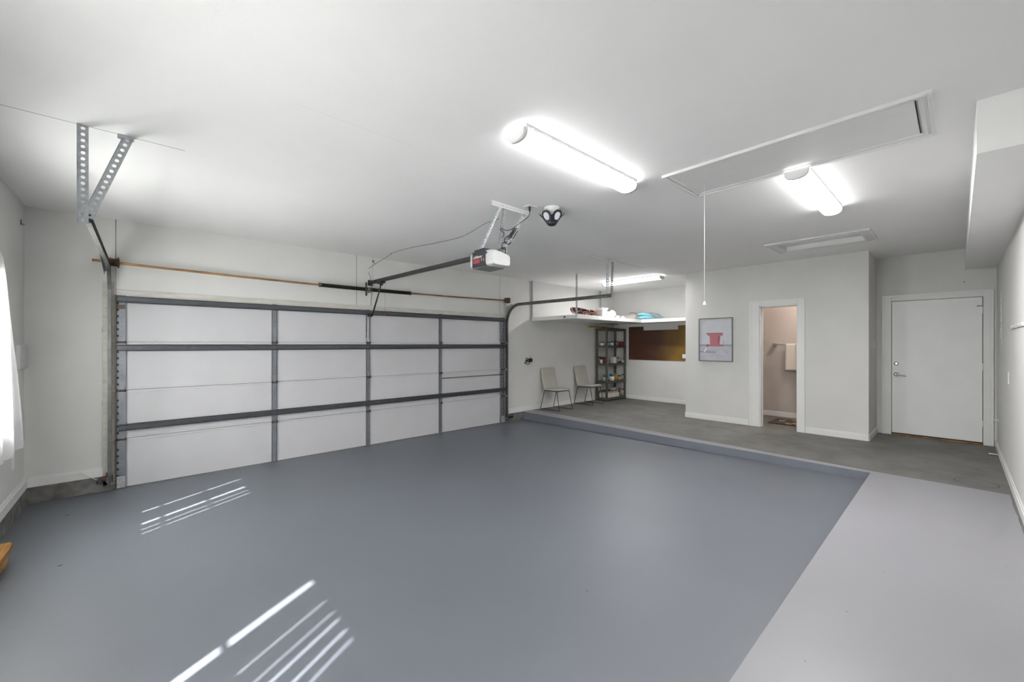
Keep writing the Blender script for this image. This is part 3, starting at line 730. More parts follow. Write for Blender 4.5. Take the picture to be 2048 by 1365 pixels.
# torsion rod, springs, drums and cables
ts = thing('torsion_rod', 'rusty torsion rod with black springs above the garage door', 'torsion spring', (2.6, YG - 0.10, R(0.85)))
def zr(x): return R(0.89) - 0.042 * (1 - ((x - 2.6) / 2.98) ** 2)
YT = YG - 0.10
obj('rod', MB().tube([(x, YT, zr(x)) for x in [-0.375 + k * (5.56 + 0.375) / 24 for k in range(25)]], 0.0135, 12), M['rust'], ts, world=True)
for x0, x1 in ((1.90, 2.57), (2.665, 3.32)):
    pts = []; rad = []; K = int((x1 - x0) / 0.009)
    for k in range(K * 2 + 1):
        x = x0 + (x1 - x0) * k / (2 * K); pts.append((x, YT, zr(x))); rad.append(0.029 if k % 2 == 0 else 0.0225)
    sp_ = obj('spring', MB().tube(pts, rad, 14), M['spring'], ts, world=True)
    for x in ((x0, x1) if x0 < 2 else (x1,)):
        obj('spring_cone', MB().lathe((x, YT, zr(x)), [(0.022, -0.02), (0.031, -0.012), (0.031, 0.012), (0.022, 0.02)], 16, 'x'), M['hinge'], sp_, world=True)
b = MB(); b.box(2.60, 2.63, YG - 0.004, YG, R(0.76), R(0.97)); b.box(2.60, 2.64, YT - 0.02, YG, zr(2.6) - 0.045, zr(2.6) - 0.038); b.cyl((2.595, YT, zr(2.6)), (2.645, YT, zr(2.6)), 0.034, n=20)
obj('centre_bracket', b, M['track'], ts, world=True)
for x, s_ in ((-0.205, 1), (5.475, -1)):
    b = MB(); b.lathe((x, YT, zr(x)), [(0.02, -0.04), (0.05, -0.036), (0.052, -0.028), (0.040, -0.026), (0.042, 0.02), (0.055, 0.024), (0.058, 0.034), (0.03, 0.04)], 24, 'x')
    dr_ = obj('cable_drum', b, M['rustd'], ts, world=True)
    b = MB(); xx = x + s_ * -0.058
    b.box(xx - 0.002, xx + 0.002, YT - 0.04, YG, zr(x) - 0.05, zr(x) + 0.05); b.box(xx - 0.03, xx + 0.002, YG - 0.004, YG, zr(x) - 0.09, zr(x) + 0.05)
    obj('end_bracket', b, M['rustd'], ts, world=True)
    obj('lift_cable', MB().cyl((x + s_ * 0.01, YG - 0.058, zr(x)), (x + s_ * 0.01, YG - 0.058, 0.10), 0.0016, n=6), M['track'], ts, world=True)

# ------------------------------------------------------------------ garage door opener
op = thing('door_opener', 'garage door opener with white motor head hung from the ceiling on steel angles', 'garage door opener', (2.68, 3.28, R(0.78)))
mx0, mx1, my0, my1, mz0, mz1 = 2.53, 2.775, 3.16, 3.38, R(0.782), R(0.945)
obj('motor_chassis', MB().box(mx0, mx1, my0, my1, mz0, mz1).box(mx0 + 0.01, mx0 + 0.09, my0 + 0.03, my1 - 0.02, mz1, mz1 + 0.022), M['navy'], op, world=True, bevel=0.004)
obj('bottom_plate', MB().box(mx0 + 0.003, mx1 - 0.003, my0 - 0.01, my1 + 0.005, mz0 - 0.006, mz0), M['greyp'], op, world=True, bevel=0.002)
def lens(y0, y1, depth, sgn):
    b = MB(); rings = []; K = 10
    for i in range(K + 1):
        u = i / K; y = y0 + sgn * depth * u
        sh = math.sqrt(max(0, 1 - (u * 0.82) ** 2.6)); 
        x0_, x1_ = mx0 + 0.002, mx1 + 0.012
        cxm = (x0_ + x1_) / 2
        hw = (x1_ - x0_) / 2 * (0.62 + 0.38 * sh)
        ring_ = []
        for k in range(28):
            a = 2 * PI * k / 28; ca, sa = math.cos(a), math.sin(a); e = 0.35
            px = cxm + hw * math.copysign(abs(ca) ** e, ca)
            fx = max(0.0, (px - x0_) / (x1_ - x0_))
            zt_ = mz1 + 0.004 - 0.045 * fx ** 1.2; zb_ = mz0 - 0.004 + 0.004 * fx
            zc_ = (zt_ + zb_) / 2; hz = (zt_ - zb_) / 2 * (0.55 + 0.45 * sh)
            ring_.append((px, y, zc_ + hz * math.copysign(abs(sa) ** e, sa)))
        rings.append(b.add(ring_))
    b.smooth = True
    for i in range(K):
        for k in range(28): b.face([rings[i] + k, rings[i] + (k + 1) % 28, rings[i + 1] + (k + 1) % 28, rings[i + 1] + k])
    b.smooth = False
    b.face([rings[-1] + k for k in range(28)]); b.face([rings[0] + k for k in reversed(range(28))])
    return b
lc = obj('lamp_cover', lens(my0, 0, 0.100, -1), M['lens'], op, world=True)
obj('finger_recess', MB().cyl((mx0 + 0.022, my0 - 0.012, mz1 - 0.035), (mx0 - 0.002, my0 - 0.012, mz1 - 0.035), 0.010, n=12), M['black'], lc, world=True)
obj('lamp_cover', lens(my1, 0, 0.055, 1), M['lens'], op, world=True)
# label on the chassis side
def text_mesh(txt, size, m, parent, loc, rot, name, shear=0.0):
    cu = bpy.data.curves.new(name, 'FONT'); cu.body = txt; cu.size = size; cu.extrude = 0.0006; cu.shear = shear; cu.offset = size * 0.012
    tmp = bpy.data.objects.new(name + '_tmp', cu); COL.objects.link(tmp)
    bpy.context.view_layer.update()
    me = bpy.data.meshes.new_from_object(tmp.evaluated_get(bpy.context.evaluated_depsgraph_get()))
    bpy.data.objects.remove(tmp); bpy.data.curves.remove(cu)
    me.materials.clear(); me.materials.append(m)
    o = bpy.data.objects.new(name, me); COL.objects.link(o); o.parent = parent
    o.location = Vector(loc) - wloc(parent); o.rotation_euler = rot
    return o
rt_ = (PI / 2, 0, -PI / 2)
text_mesh('LiftMaster', 0.036, M['offw'], op, (mx0 - 0.0025, my1 - 0.020, mz0 + 0.092), rt_, 'lettering', 0.25)
text_mesh('7', 0.034, M['offw'], op, (mx0 - 0.0025, my1 - 0.150, mz0 + 0.055), rt_, 'lettering')
text_mesh('5', 0.030, M['offw'], op, (mx0 - 0.0025, my1 - 0.188, mz0 + 0.052), rt_, 'lettering')
obj('label_stripe', MB().box(mx0 - 0.0018, mx0, my0 + 0.012, my1 - 0.015, mz0 + 0.083, mz0 + 0.087), M['red'], op, world=True)
obj('red_label', MB().box(mx0 - 0.0018, mx0, my1 - 0.130, my1 - 0.018, mz0 + 0.040, mz0 + 0.078), M['red'], op, world=True)
# rail
def rz_(y): return R(0.972) - (6.02 - y) * 0.013
b = MB(); b.bar((2.68, my1 + 0.03, rz_(3.4) - 0.0), (2.68, 6.02, rz_(6.02)), 0.034, 0.044); b.bar((2.68, my1 + 0.03, rz_(3.4) - 0.023), (2.68, 6.02, rz_(6.02) - 0.023), 0.052, 0.006)
obj('rail', b, M['black'], op, world=True, bevel=0.002)
obj('header_bracket', MB().box(2.655, 2.705, 6.02, YG, rz_(6) - 0.03, rz_(6) + 0.02).box(2.64, 2.72, YG - 0.006, YG, rz_(6) - 0.05, rz_(6) + 0.04), M['black'], op, world=True, bevel=0.003)
obj('trolley', MB().box(2.645, 2.715, 5.78, 5.94, rz_(5.9) - 0.055, rz_(5.9) - 0.026).box(2.66, 2.70, 5.83, 5.87, rz_(5.9) - 0.085, rz_(5.9) - 0.05), M['black'], op, world=True, bevel=0.003)
obj('door_arm', MB().tube([(2.68, 5.86, rz_(5.9) - 0.07), (2.672, 5.95, R(0.74)), (2.664, 6.03, R(0.60)), (2.655, 6.12, R(0.435))], [0.010, 0.011, 0.013, 0.011], 8), M['black'], op, world=True)
obj('release_cord', MB().tube([(2.745, 5.86, rz_(5.9) - 0.05), (2.748, 5.865, R(0.66)), (2.750, 5.87, R(0.465))], 0.0014, 6), M['track'], op, world=True)
b = MB(); b.tube([(2.72, 5.872, R(0.452)), (2.75, 5.87, R(0.458)), (2.785, 5.868, R(0.450))], 0.008, 8); b.cyl((2.75, 5.87, R(0.458)), (2.75, 5.87, R(0.435)), 0.007, n=8)
pl('red release handle', obj('release_handle', b, M['red'], op, world=True))
# ceiling angle and three struts
b = MB(); b.perforated((2.47, 2.99, ZC - 0.024), (2.965, 2.99, ZC - 0.024), 0.045, (0, -1, 0), lip=0, pitch=0.032, rad=0.006); b.box(2.47, 2.965, 2.99, 3.03, ZC - 0.004, ZC)
pl('white painted perforated angle screwed to the ceiling', obj('ceiling_angle', b, M['white'], op, world=True))
for p0, p1 in (((2.585, 2.995, ZC - 0.02), (2.555, 3.27, mz1 + 0.01)), ((2.640, 2.995, ZC - 0.02), (2.735, 3.20, mz1 + 0.01)), ((2.93, 2.995, ZC - 0.02), (2.755, 3.22, mz1 - 0.01))):
    b = MB(); b.perforated(p1, p0, 0.034, (-0.6, -0.8, 0), lip=0.028, pitch=0.030, rad=0.0055)
    obj('strut', b, M['galv'], op, world=True)
# power cord: plug, loops around the strut, down into the head
b = MB(); ox, oy = 2.865, 2.875
b.cyl((ox, oy, ZC - 0.004), (ox, oy, ZC - 0.05), 0.014, 0.009, 12)
pts = [(ox, oy, ZC - 0.05), (2.86, 2.89, ZC - 0.10), (2.80, 2.93, ZC - 0.16), (2.72, 3.00, ZC - 0.235), (2.66, 3.02, ZC - 0.245), (2.625, 3.03, ZC - 0.235), (2.64, 3.06, ZC - 0.24), (2.685, 3.06, ZC - 0.26), (2.67, 3.05, ZC - 0.30), (2.635, 3.03, ZC - 0.315)]
def smooth_path(p, k=6):
    p = [Vector(q) for q in p]; out = []
    for i in range(len(p) - 1):
        a, b_, c, d = p[max(i - 1, 0)], p[i], p[i + 1], p[min(i + 2, len(p) - 1)]
        for j in range(k):
            t_ = j / k
            out.append(0.5 * ((2 * b_) + (c - a) * t_ + (2 * a - 5 * b_ + 4 * c - d) * t_ ** 2 + (3 * b_ - a - 3 * c + d) * t_ ** 3))
    out.append(p[-1]); return out
b.tube(smooth_path(pts), 0.0038, 8)
s0, s1 = Vector((2.93, 2.985, ZC - 0.02)), Vector((2.755, 3.20, mz1 - 0.01))
coil = []
for k in range(90):
    u = 0.40 + 0.20 * k / 89; c = s0.lerp(s1, u); a = k / 89 * 2 * PI * 6
    coil.append(c + Vector((math.cos(a) * 0.030, math.cos(a) * -0.012, math.sin(a) * 0.012)))
b.tube(coil, 0.0045, 7)
pts = [tuple(coil[-1])]
for k in range(16):
    u = 0.60 + 0.40 * k / 15; c = s0.lerp(s1, u) + Vector((-0.03 * (1 - k / 15), -0.012, 0)); a = k * 1.25
    pts.append((c.x + math.cos(a) * 0.034, c.y + math.cos(a) * -0.014, c.z + math.sin(a) * 0.024))
b.tube(smooth_path(pts, 5), 0.0042, 7)
loop = [(2.735 + 0.045 * math.cos(a), 3.06, R(1.035) + 0.026 * math.sin(a)) for a in [2 * PI * k / 20 for k in range(20)]]
b.tube(loop, 0.003, 6, closed=True)
pts = [(2.75, 3.17, mz1 + 0.04), (2.79, 3.16, mz1 + 0.04), (2.80, 3.17, mz1 + 0.005), (2.76, 3.18, mz1 - 0.03)]
b.tube(smooth_path(pts), 0.0038, 7)
pts = [(2.62, 3.25, mz1 + 0.0), (2.645, 3.24, mz1 + 0.028), (2.69, 3.22, mz1 + 0.022), (2.71, 3.21, mz1 - 0.004)]
b.tube(smooth_path(pts), 0.0055, 7)
pl('black power cord wound round the strut', obj('power_cord', b, M['cord'], op, world=True))
pts = [(2.845, 2.99, ZC - 0.17), (2.84, 3.04, ZC - 0.22), (2.81, 3.08, ZC - 0.29), (2.77, 3.11, R(1.02)), (2.785, 3.13, R(0.98)), (2.775, 3.12, mz1 + 0.0)]
obj('white_wire', MB().tube(smooth_path(pts), 0.0028, 6), M['white'], op, world=True)
# ceiling outlet
t = thing('ceiling_outlet', 'white outlet plate on the ceiling beside the opener', 'outlet', (ox, oy, ZC))
obj('cover_plate', MB().box(ox - 0.045, ox + 0.065, oy - 0.040, oy + 0.040, ZC - 0.006, ZC), M['white'], t, world=True, bevel=0.002)
# thin bell wire running to the wall
pts = [(2.615, 3.06, R(1.24)), (2.62, 3.30, R(1.24)), (2.60, 3.62, R(1.18)), (2.60, 4.10, R(1.20)), (2.62, 4.9, R(1.27)), (2.77, 5.72, ZC - 0.018), (2.80, 5.80, ZC - 0.018), (2.66, YG - 0.008, R(1.20)), (2.655, YG - 0.008, R(1.12)), (2.69, YG - 0.006, R(1.0)), (2.69, YG - 0.006, R(0.60))]
single('bell_wire', MB().tube(smooth_path(pts, 5), 0.0028, 6), M['track'], 'thin dark wire sagging from the opener to the wall above the door', 'wire')
single('wire_staple', MB().box(2.715, 2.735, YG - 0.012, YG, R(1.30), R(1.33)).bar((2.73, YG - 0.006, R(1.30)), (2.76, YG - 0.006, R(1.27)), 0.006, 0.006), M['track'], 'small dark nail bracket high on the wall above the door centre', 'bracket')

# ------------------------------------------------------------------ folding LED ceiling lamp (switched off)
lx, ly = 3.06, 2.755
t = thing('folding_ceiling_lamp', 'dark folding panel lamp with white cap on the ceiling beside the opener', 'ceiling light', (lx, ly, ZC))
obj('socket_base', MB().lathe((0, 0, 0), [(0.078, 0), (0.078, -0.008), (0.064, -0.018), (0.060, -0.030), (0.036, -0.075), (0.030, -0.085)], 28), M['white'], t)
obj('lamp_hub', MB().lathe((0, 0, 0), [(0.034, -0.075), (0.040, -0.085), (0.040, -0.135), (0.052, -0.145), (0.050, -0.165), (0.030, -0.180), (0.012, -0.185)], 20), M['navy'], t)
face_cam = math.atan2(-ly, -lx)
for k, az in enumerate((-0.70, 0.70, -1.72, 1.72, PI)):
    a = face_cam + az; rad = Vector((math.cos(a), math.sin(a), 0)); tan = Vector((-math.sin(a), math.cos(a), 0)); tilt = math.radians(58 if abs(az) < 1 else 50)
    up = rad * math.cos(tilt) + Vector((0, 0, math.sin(tilt))); nr = (rad * math.sin(tilt) - Vector((0, 0, math.cos(tilt))))
    o0 = rad * 0.040 + Vector((0, 0, -0.155))
    def P(u, v, d): return o0 + tan * u + up * v + nr * d
    b = MB(); outl = [(-0.028, 0.0), (0.028, 0.0), (0.054, 0.05), (0.052, 0.098), (0.022, 0.126), (-0.022, 0.126), (-0.052, 0.098), (-0.054, 0.05)]
    b.prism([P(u, v, 0) for u, v in outl], nr * 0.008)
    pn = obj('lamp_panel', b, M['navy'], t)
    b = MB(); inn = [(u * 0.58, 0.030 + (v - 0.0) * 0.60) for u, v in outl]
    b.prism([P(u, v, 0.008) for u, v in inn], nr * 0.002)
    obj('led_face', b, M['ledw'], pn)
    b = MB(); b.bar(P(0, -0.02, 0.004), P(0, 0.01, 0.004), 0.02, 0.014, up=nr); obj('panel_hinge', b, M['black'], pn)

# ------------------------------------------------------------------ overhead loft shelf in the alcove
LX, LY, LX2 = 6.27, 5.0, 8.68; lz0, lz1 = R(0.505), R(0.582)
t = thing('loft_shelf', 'white L-shaped loft shelf hung high in the storage alcove', 'shelf', (8.2, 5.6, lz0))
top = [(LX + 0.03, LY + 0.03), (LX2 + 0.03, LY + 0.03), (LX2 + 0.03, 3.595), (XF - 0.001, 3.595), (XF - 0.001, YG - 0.001), (LX + 0.03, YG - 0.001)]
obj('shelf_board', MB().prism([(x, y, lz0 + 0.02) for x, y in top], (0, 0, lz1 - lz0 - 0.02)), M['trim'], t, world=True)
b = MB(); b.prism([(LX, YG, lz0), (LX, LY, lz0), (LX2, LY, lz0), (LX2, 3.592, lz0), (LX2 + 0.03, 3.592, lz0), (LX2 + 0.03, LY + 0.03, lz0), (LX + 0.03, LY + 0.03, lz0), (LX + 0.03, YG, lz0)], (0, 0, lz1 - lz0))
obj('fascia', b, M['trim'], t, world=True, bevel=0.003)
for p in ((LX + 0.002, YG - 0.03), (LX - 0.006, LY - 0.006), (8.80, YG - 0.03)):
    b = MB(); b.perforated((p[0], p[1], lz0 + 0.01), (p[0], p[1], ZC), 0.034, (-0.5, -0.8, 0) if p[1] < 6 else (-1, -0.3, 0), lip=0.028, rad=0.0055); obj('hanger_angle', b, M['galv'], t, world=True)
obj('eye_bolt', MB().cyl((LX - 0.010, 5.30, lz0 + 0.04), (LX, 5.30, lz0 + 0.04), 0.020, n=14), M['dark'], t, world=True)

# things on the loft
def cord_coil(cx_, cy_, label, n=9, s_=1.0, seed=1):
    rnd = random.Random(seed); b = MB(); zt = lz1
    for k in range(n):
        rx = (0.085 + rnd.random() * 0.03) * s_; ph = rnd.random() * 0.8 - 0.4; ox_ = cx_ + (rnd.random() - .5) * 0.16 * s_; oy_ = cy_ + (rnd.random() - .5) * 0.06
        tilt = rnd.random() * 0.9 + 0.2
        pts = []
        for i in range(22):
            a = 2 * PI * i / 22; u, v_ = rx * math.cos(a), 0.062 * s_ * math.sin(a)
            pts.append((ox_ + u * math.cos(ph), oy_ + u * math.sin(ph) + v_ * math.cos(tilt), zt + 0.072 * s_ + v_ * math.sin(tilt) + 0.01 * math.sin(3 * a)))
        b.tube(pts, 0.0085, 6, closed=True)
    b.cyl((cx_ - 0.02, cy_, zt + 0.004), (cx_ + 0.02, cy_, zt + 0.02), 0.012, n=8)
    zmin = min(v[2] for v in b.v); b.v = [(v[0], v[1], v[2] - zmin + zt) for v in b.v]
    single('extension_cord', b, M['orange'], label, 'cord', 'coiled cords on the loft shelf')
cord_coil(6.60, 5.22, 'larger coil of dark orange cord at the left end of the loft shelf', 16, 1.35, 3)
cord_coil(6.74, 5.24 - 0.06, 'dark orange cord loop piled against the big coil on the loft shelf', 6, 1.15, 8)
cord_coil(6.98, 5.18, 'smaller coil of dark orange cord right of the shelf hanger', 10, 1.05, 5)
def at(px, y):      # x position on the loft for a chosen depth y
    return y * (0.674 * 814 + 0.738 * (px - 1024)) / (0.738 * 814 - 0.674 * (px - 1024))
x = at(1187, 5.3)
single('flat_disc', MB().lathe((x, 5.3, lz1), [(0.09, 0), (0.10, 0.012), (0.07, 0.03), (0.02, 0.034)], 24), M['tan'], 'flat brown disc left of the white bucket on the loft', 'disc')
x = at(1203, 5.25)
t = thing('bucket', 'translucent white square bucket on the loft shelf', 'bucket', (x, 5.25, lz1))
def taper(b, w0, d0, w1, d1, z0, z1):
    n = b.add([(-w0, -d0, z0), (w0, -d0, z0), (w0, d0, z0), (-w0, d0, z0), (-w1, -d1, z1), (w1, -d1, z1), (w1, d1, z1), (-w1, d1, z1)])
    for q in ((0, 3, 2, 1), (4, 5, 6, 7), (0, 1, 5, 4), (1, 2, 6, 5), (2, 3, 7, 6), (3, 0, 4, 7)): b.face([n + i for i in q])
b = MB(); taper(b, 0.075, 0.075, 0.095, 0.095, 0, 0.19); obj('bucket_body', b, M['lens'], t, bevel=0.012)
b = MB(); b.box(-0.106, 0.106, -0.106, 0.106, 0.186, 0.206); b.box(-0.098, 0.098, -0.098, 0.098, 0.165, 0.186); obj('bucket_rim', b, M['white'], t, bevel=0.006)
x = at(1217, 5.2)
t = thing('vent_duct', 'white corrugated vent duct lying right of the bucket', 'duct', (x, 5.2, lz1))
pts = []; rad = []
for k in range(13): pts.append((-0.07 + k * 0.012, 0, 0.072)); rad.append(0.070 if k % 2 else 0.062)
obj('duct_body', MB().tube(pts, rad, 20), M['white'], t)
b = MB(); b.tube([(0.09, 0, 0.072), (0.13, 0, 0.085), (0.165, 0.0, 0.105)], [0.055, 0.06, 0.082], 18); b.v = [(v[0], v[1], max(v[2], 0.0)) for v in b.v]
obj('duct_flange', b, M['white'], t)
x = at(1236.5, 5.08)
single('tape_roll', MB().cyl((x - 0.035, 5.08, lz1 + 0.028), (x + 0.035, 5.10, lz1 + 0.028), 0.028, n=18), M['white'], 'left one of two small white rolls at the loft edge', 'roll', 'small white rolls on the loft')
x = at(1247, 5.08)
t = thing('tape_roll', 'right one of two small white rolls, next to the cream bundle', 'roll', (x, 5.08, lz1), 0, 'small white rolls on the loft')
obj('roll_body', MB().cyl((-0.03, 0, 0.024), (0.04, 0.02, 0.024), 0.024, n=18), M['white'], t)
obj('roll_core', MB().cyl((-0.031, 0, 0.024), (-0.0299, 0, 0.024), 0.013, n=14), M['dark'], t)
# long wrapped bundle with cardboard end
t = thing('wrapped_bundle', 'long cream wrapped bundle with brown cardboard end on the loft', 'bundle', (8.55, 5.25, lz1))
bx0, bx1 = at(1232, 5.85), at(1274, 5.48)
b = MB(); b.tube([(bx0, 5.85, lz1 + 0.085), (bx0 + 0.3, 5.77, lz1 + 0.09), (bx1 - 0.1, 5.51, lz1 + 0.10), (bx1, 5.48, lz1 + 0.10)], [0.075, 0.085, 0.10, 0.10], 20)
b.v = [(v[0], v[1], max(v[2], lz1 + 0.001)) for v in b.v]
obj('bundle_wrap', b, M['cream'], t, world=True)
b = MB(); d = Vector((0.1, -0.06, 0)).normalized(); p0 = Vector((bx1, 5.48, lz1 + 0.095))
b.tube([p0, p0 + d * 0.06], [0.094, 0.094], 20); obj('cardboard_end', b, M['amber'], t, world=True)
b = MB(); b.tube([p0 + d * 0.060, p0 + d * 0.066], [0.065, 0.060], 14); obj('end_filling', b, M['tan'], t, world=True)
b = MB(); b.tube([(bx1 - 0.25, 5.55, lz1 + 0.19), (bx1 - 0.2, 5.53, lz1 + 0.205), (bx1 - 0.05, 5.50, lz1 + 0.205), (bx1, 5.48, lz1 + 0.19)], 0.006, 6); obj('carry_strap', b, M['track'], t, world=True)
# folded cyan blanket and pillow on the corner of the loft
RZB = math.radians(-42.4)
t = thing('folded_blanket', 'bright cyan folded blanket at the corner of the loft', 'blanket', (8.87, 5.00, lz1), RZB)
for L_ in range(2):
    def fn(u, v, L_=L_):
        a = u * 2 * PI; ca, sa = math.cos(a), math.sin(a); e = 0.45
        px = math.copysign(abs(ca) ** e, ca); py = math.copysign(abs(sa) ** e, sa); r_ = math.sin(v * PI) ** 0.4
        sag = 0.030 * (px + 1) / 2 * L_
        return (px * r_ * (0.180 - 0.02 * L_) - 0.02 * L_, py * r_ * 0.12, L_ * 0.082 + v * 0.095 - sag + 0.006 * math.sin(a * 3 + L_) * v)
    b = MB(); b.grid(fn, 36, 12); obj('blanket_fold', b, M['cyan'], t)
b = MB()
for side in (1, -1):
    def fn(u, v, side=side):
        a, c = (u - .5) * 2, (v - .5) * 2
        th = 0.080 * max(0, (1 - a ** 4)) ** 0.5 * max(0, (1 - c ** 4)) ** 0.5
        x_ = a * 0.145 * (1 - 0.06 * c * c); y_ = c * 0.115 * (1 - 0.06 * a * a)
        z_ = 0.090 + side * th - 0.20 * x_ - 0.9 * x_ * abs(x_)
        X_ = 9.245 + x_ * math.cos(RZB) - y_ * math.sin(RZB); Y_ = 4.965 + x_ * math.sin(RZB) + y_ * math.cos(RZB)
        return (X_, Y_, lz1 + max(z_, 0.001))
    b.grid(fn, 18, 18)
zmin = min(v[2] for v in b.v); b.v = [(v[0], v[1], v[2] - zmin + lz1) for v in b.v]
single('pillow', b, M['bgrey'], 'grey-blue pillow behind and right of the cyan blanket', 'pillow')

# ------------------------------------------------------------------ shelving unit in the corner
ux0, ux1, uy0, uy1 = 8.54, 9.40, 5.86, 6.20; uz = slabz(9)
t = thing('shelving_unit', 'grey plastic shelving unit with five shelves in the alcove corner', 'shelving unit', ((ux0 + ux1) / 2, (uy0 + uy1) / 2, uz))
SH = [R(z) for z in (-1.345, -0.925, -0.480, -0.035, 0.400)]     # top faces of the shelves
for (x, y) in ((ux0, uy0), (ux1 - 0.05, uy0), (ux0, uy1 - 0.05), (ux1 - 0.05, uy1 - 0.05)):
    b = MB(); z0 = slabz(x) + 0.0005
    b.box(x + 0.004, x + 0.046, y + 0.004, y + 0.010, z0, SH[-1] - 0.01); b.box(x + 0.004, x + 0.010, y + 0.010, y + 0.046, z0, SH[-1] - 0.01)
    b.box(x + 0.040, x + 0.046, y + 0.010, y + 0.046, z0, SH[-1] - 0.01)
    obj('post', b, M['shelfp'], t, world=True, bevel=0.002)
for z in SH:
    b = MB(); b.box(ux0, ux1, uy0, uy1, z - 0.012, z); ring(b, ux0, ux1, uy0, uy1, 0.018, z - 0.055, z - 0.012)
    obj('shelf', b, M['shelfp'], t, world=True, bevel=0.003)
def up(px, y): return at(px, y)
def can(px, y, r, h, z, lid, body, label, cat='can', group='cans and tubs on the shelving unit', nm='paint_can', lh=0.02, handle=False):
    r *= 1.14; h *= 1.12; lh *= 1.2
    ratio = at(px, 1.0)
    if ratio * y < ux0 + r + 0.016: y = min((ux0 + r + 0.016) / ratio, uy1 - r - 0.015)
    x = max(ratio * y, ux0 + r + 0.012)
    t = thing(nm, label, cat, (x, y, z), 0, group)
    obj('can_body', MB().lathe((0, 0, 0), [(r, 0), (r, h - lh)], 20), body, t)
    obj('lid', MB().lathe((0, 0, 0), [(r * 1.04, h - lh), (r * 1.04, h - 0.004), (r * 0.92, h)], 20), lid, t)
    if handle: obj('wire_handle', MB().tube([(r * math.cos(a) * 1.04, -r * 0.4, h * 0.75 - r * 0.8 * math.sin(a)) for a in [PI * k / 10 for k in range(11)]], 0.002, 6), M['chrome'], t)
    return t
yf = 5.96
# second shelf from the top
can(1204.5, yf, 0.042, 0.085, SH[3], M['black'], M['offw'], 'small white tub with black lid at left on the second shelf', nm='tub', lh=0.018, cat='tub')
can(1215.5, yf + 0.06, 0.030, 0.095, SH[3], M['green'], M['offw'], 'small white bottle with green cap behind the front post', nm='bottle', lh=0.03, cat='bottle')
can(1224.0, yf, 0.042, 0.10, SH[3], M['teal'], M['offw'], 'white tub with teal cap, second shelf, right of the post', nm='tub', lh=0.032, cat='tub')
can(1234.0, yf + 0.05, 0.030, 0.105, SH[3], M['black'], M['tan'], 'narrow tan can with black lid on the second shelf')
can(1242.5, yf, 0.050, 0.095, SH[3], M['red'], M['red'], 'dark red can at the right on the second shelf', handle=True)
# middle shelf
can(1199.0, yf + 0.06, 0.034, 0.150, SH[2], M['black'], M['greyp'], 'dark can at the far left of the middle shelf')
can(1203.0, yf - 0.02, 0.030, 0.140, SH[2], M['black'], M['offw'], 'tall white and black spray can on the middle shelf', nm='spray_can', lh=0.05)
can(1210.5, yf, 0.046, 0.150, SH[2], M['red'], M['red'], 'red paint can beside the front post, middle shelf', handle=True)
can(1214.5, yf - 0.04, 0.026, 0.085, SH[2], M['chrome'], M['offw'], 'short silver and white can leaning by the red can')
x = at(1227.0, yf - 0.01)
t = thing('paper_box', 'stacked white carton in the centre of the middle shelf', 'box', (x, yf - 0.01, SH[2]))
obj('box_body', MB().box(-0.062, 0.062, -0.05, 0.05, 0, 0.155), M['offw'], t, bevel=0.003)
obj('box_flap', MB().box(-0.064, 0.064, -0.052, 0.052, 0.095, 0.10), M['white'], t)
can(1236.0, yf + 0.03, 0.030, 0.12, SH[2], M['navy'], M['bluew'], 'blue and white can behind the white carton')
x = at(1239.5, yf - 0.05)
single('rubber_cap', MB().lathe((x, yf - 0.05, SH[2]), [(0.036, 0), (0.038, 0.03), (0.022, 0.042)], 18), M['black'], 'low black rubber cap in front of the blue can', 'cap')
x = at(1246.5, yf - 0.05)
t = thing('paint_roller', 'cream paint roller sleeve lying at the right of the middle shelf', 'paint roller', (x, yf - 0.05, SH[2]))
obj('roller_sleeve', MB().cyl((-0.06, 0.02, 0.031), (0.07, -0.0, 0.031), 0.030, n=18), M['cream'], t)
obj('sleeve_core', MB().cyl((0.07, 0, 0.031), (0.0715, 0, 0.031), 0.016, n=14), M['dark'], t)
# fourth shelf
can(1211.5, yf, 0.055, 0.140, SH[1], M['teal'], M['bluew'], 'teal lidded blue-white tub left of the post, fourth shelf', nm='tub', lh=0.045, cat='tub')
can(1224.0, yf - 0.02, 0.054, 0.150, SH[1], M['teal'], M['offw'], 'teal lidded white tub right of the post, fourth shelf', nm='tub', lh=0.050, cat='tub')
can(1231.5, yf + 0.04, 0.045, 0.145, SH[1], M['amber'], M['amber'], 'amber can tucked behind the teal lidded white tub')
can(1238.5, yf - 0.02, 0.050, 0.105, SH[1], M['rustd'], M['tan'], 'tan can with dark brown lid on the fourth shelf', handle=True)
can(1247.0, yf + 0.01, 0.046, 0.12, SH[1], M['hinge'], M['offw'], 'cream can with brown lid at the right of the fourth shelf')
# bottom shelf
for k, (h0, h1, dx, lab) in enumerate(((0.0, 0.105, 0, 'wide cream flat carton at the bottom of the shelving unit'), (0.106, 0.150, 0.02, 'thin tan carton lying on the wide cream carton'), (0.151, 0.172, -0.02, 'folded brown sheet topmost on the bottom shelf cartons'))):
    x0 = ux0 + 0.075 + dx
    single('flat_carton', MB().box(x0, x0 + (0.56, 0.48, 0.42)[k], uy0 + 0.055, uy1 - 0.06, SH[0] + h0, SH[0] + h1), (M['cream'], M['tan'], M['hinge'])[k], lab, 'box', 'cartons on the bottom shelf', bevel=0.003)
b = MB(); x = at(1226, yf); b.v = []; taper(b, 0.045, 0.04, 0.062, 0.055, 0, 0.06); b.v = [(v[0] + x, v[1] + yf, v[2] + SH[0] + 0.173) for v in b.v]
single('roller_tray', b, M['bluew'], 'small grey tray resting on the folded brown sheet', 'tray')
x = at(1239, yf)
t = thing('clamp_tool', 'dark red hand clamp standing on the bottom shelf', 'clamp', (x, yf, SH[0]))
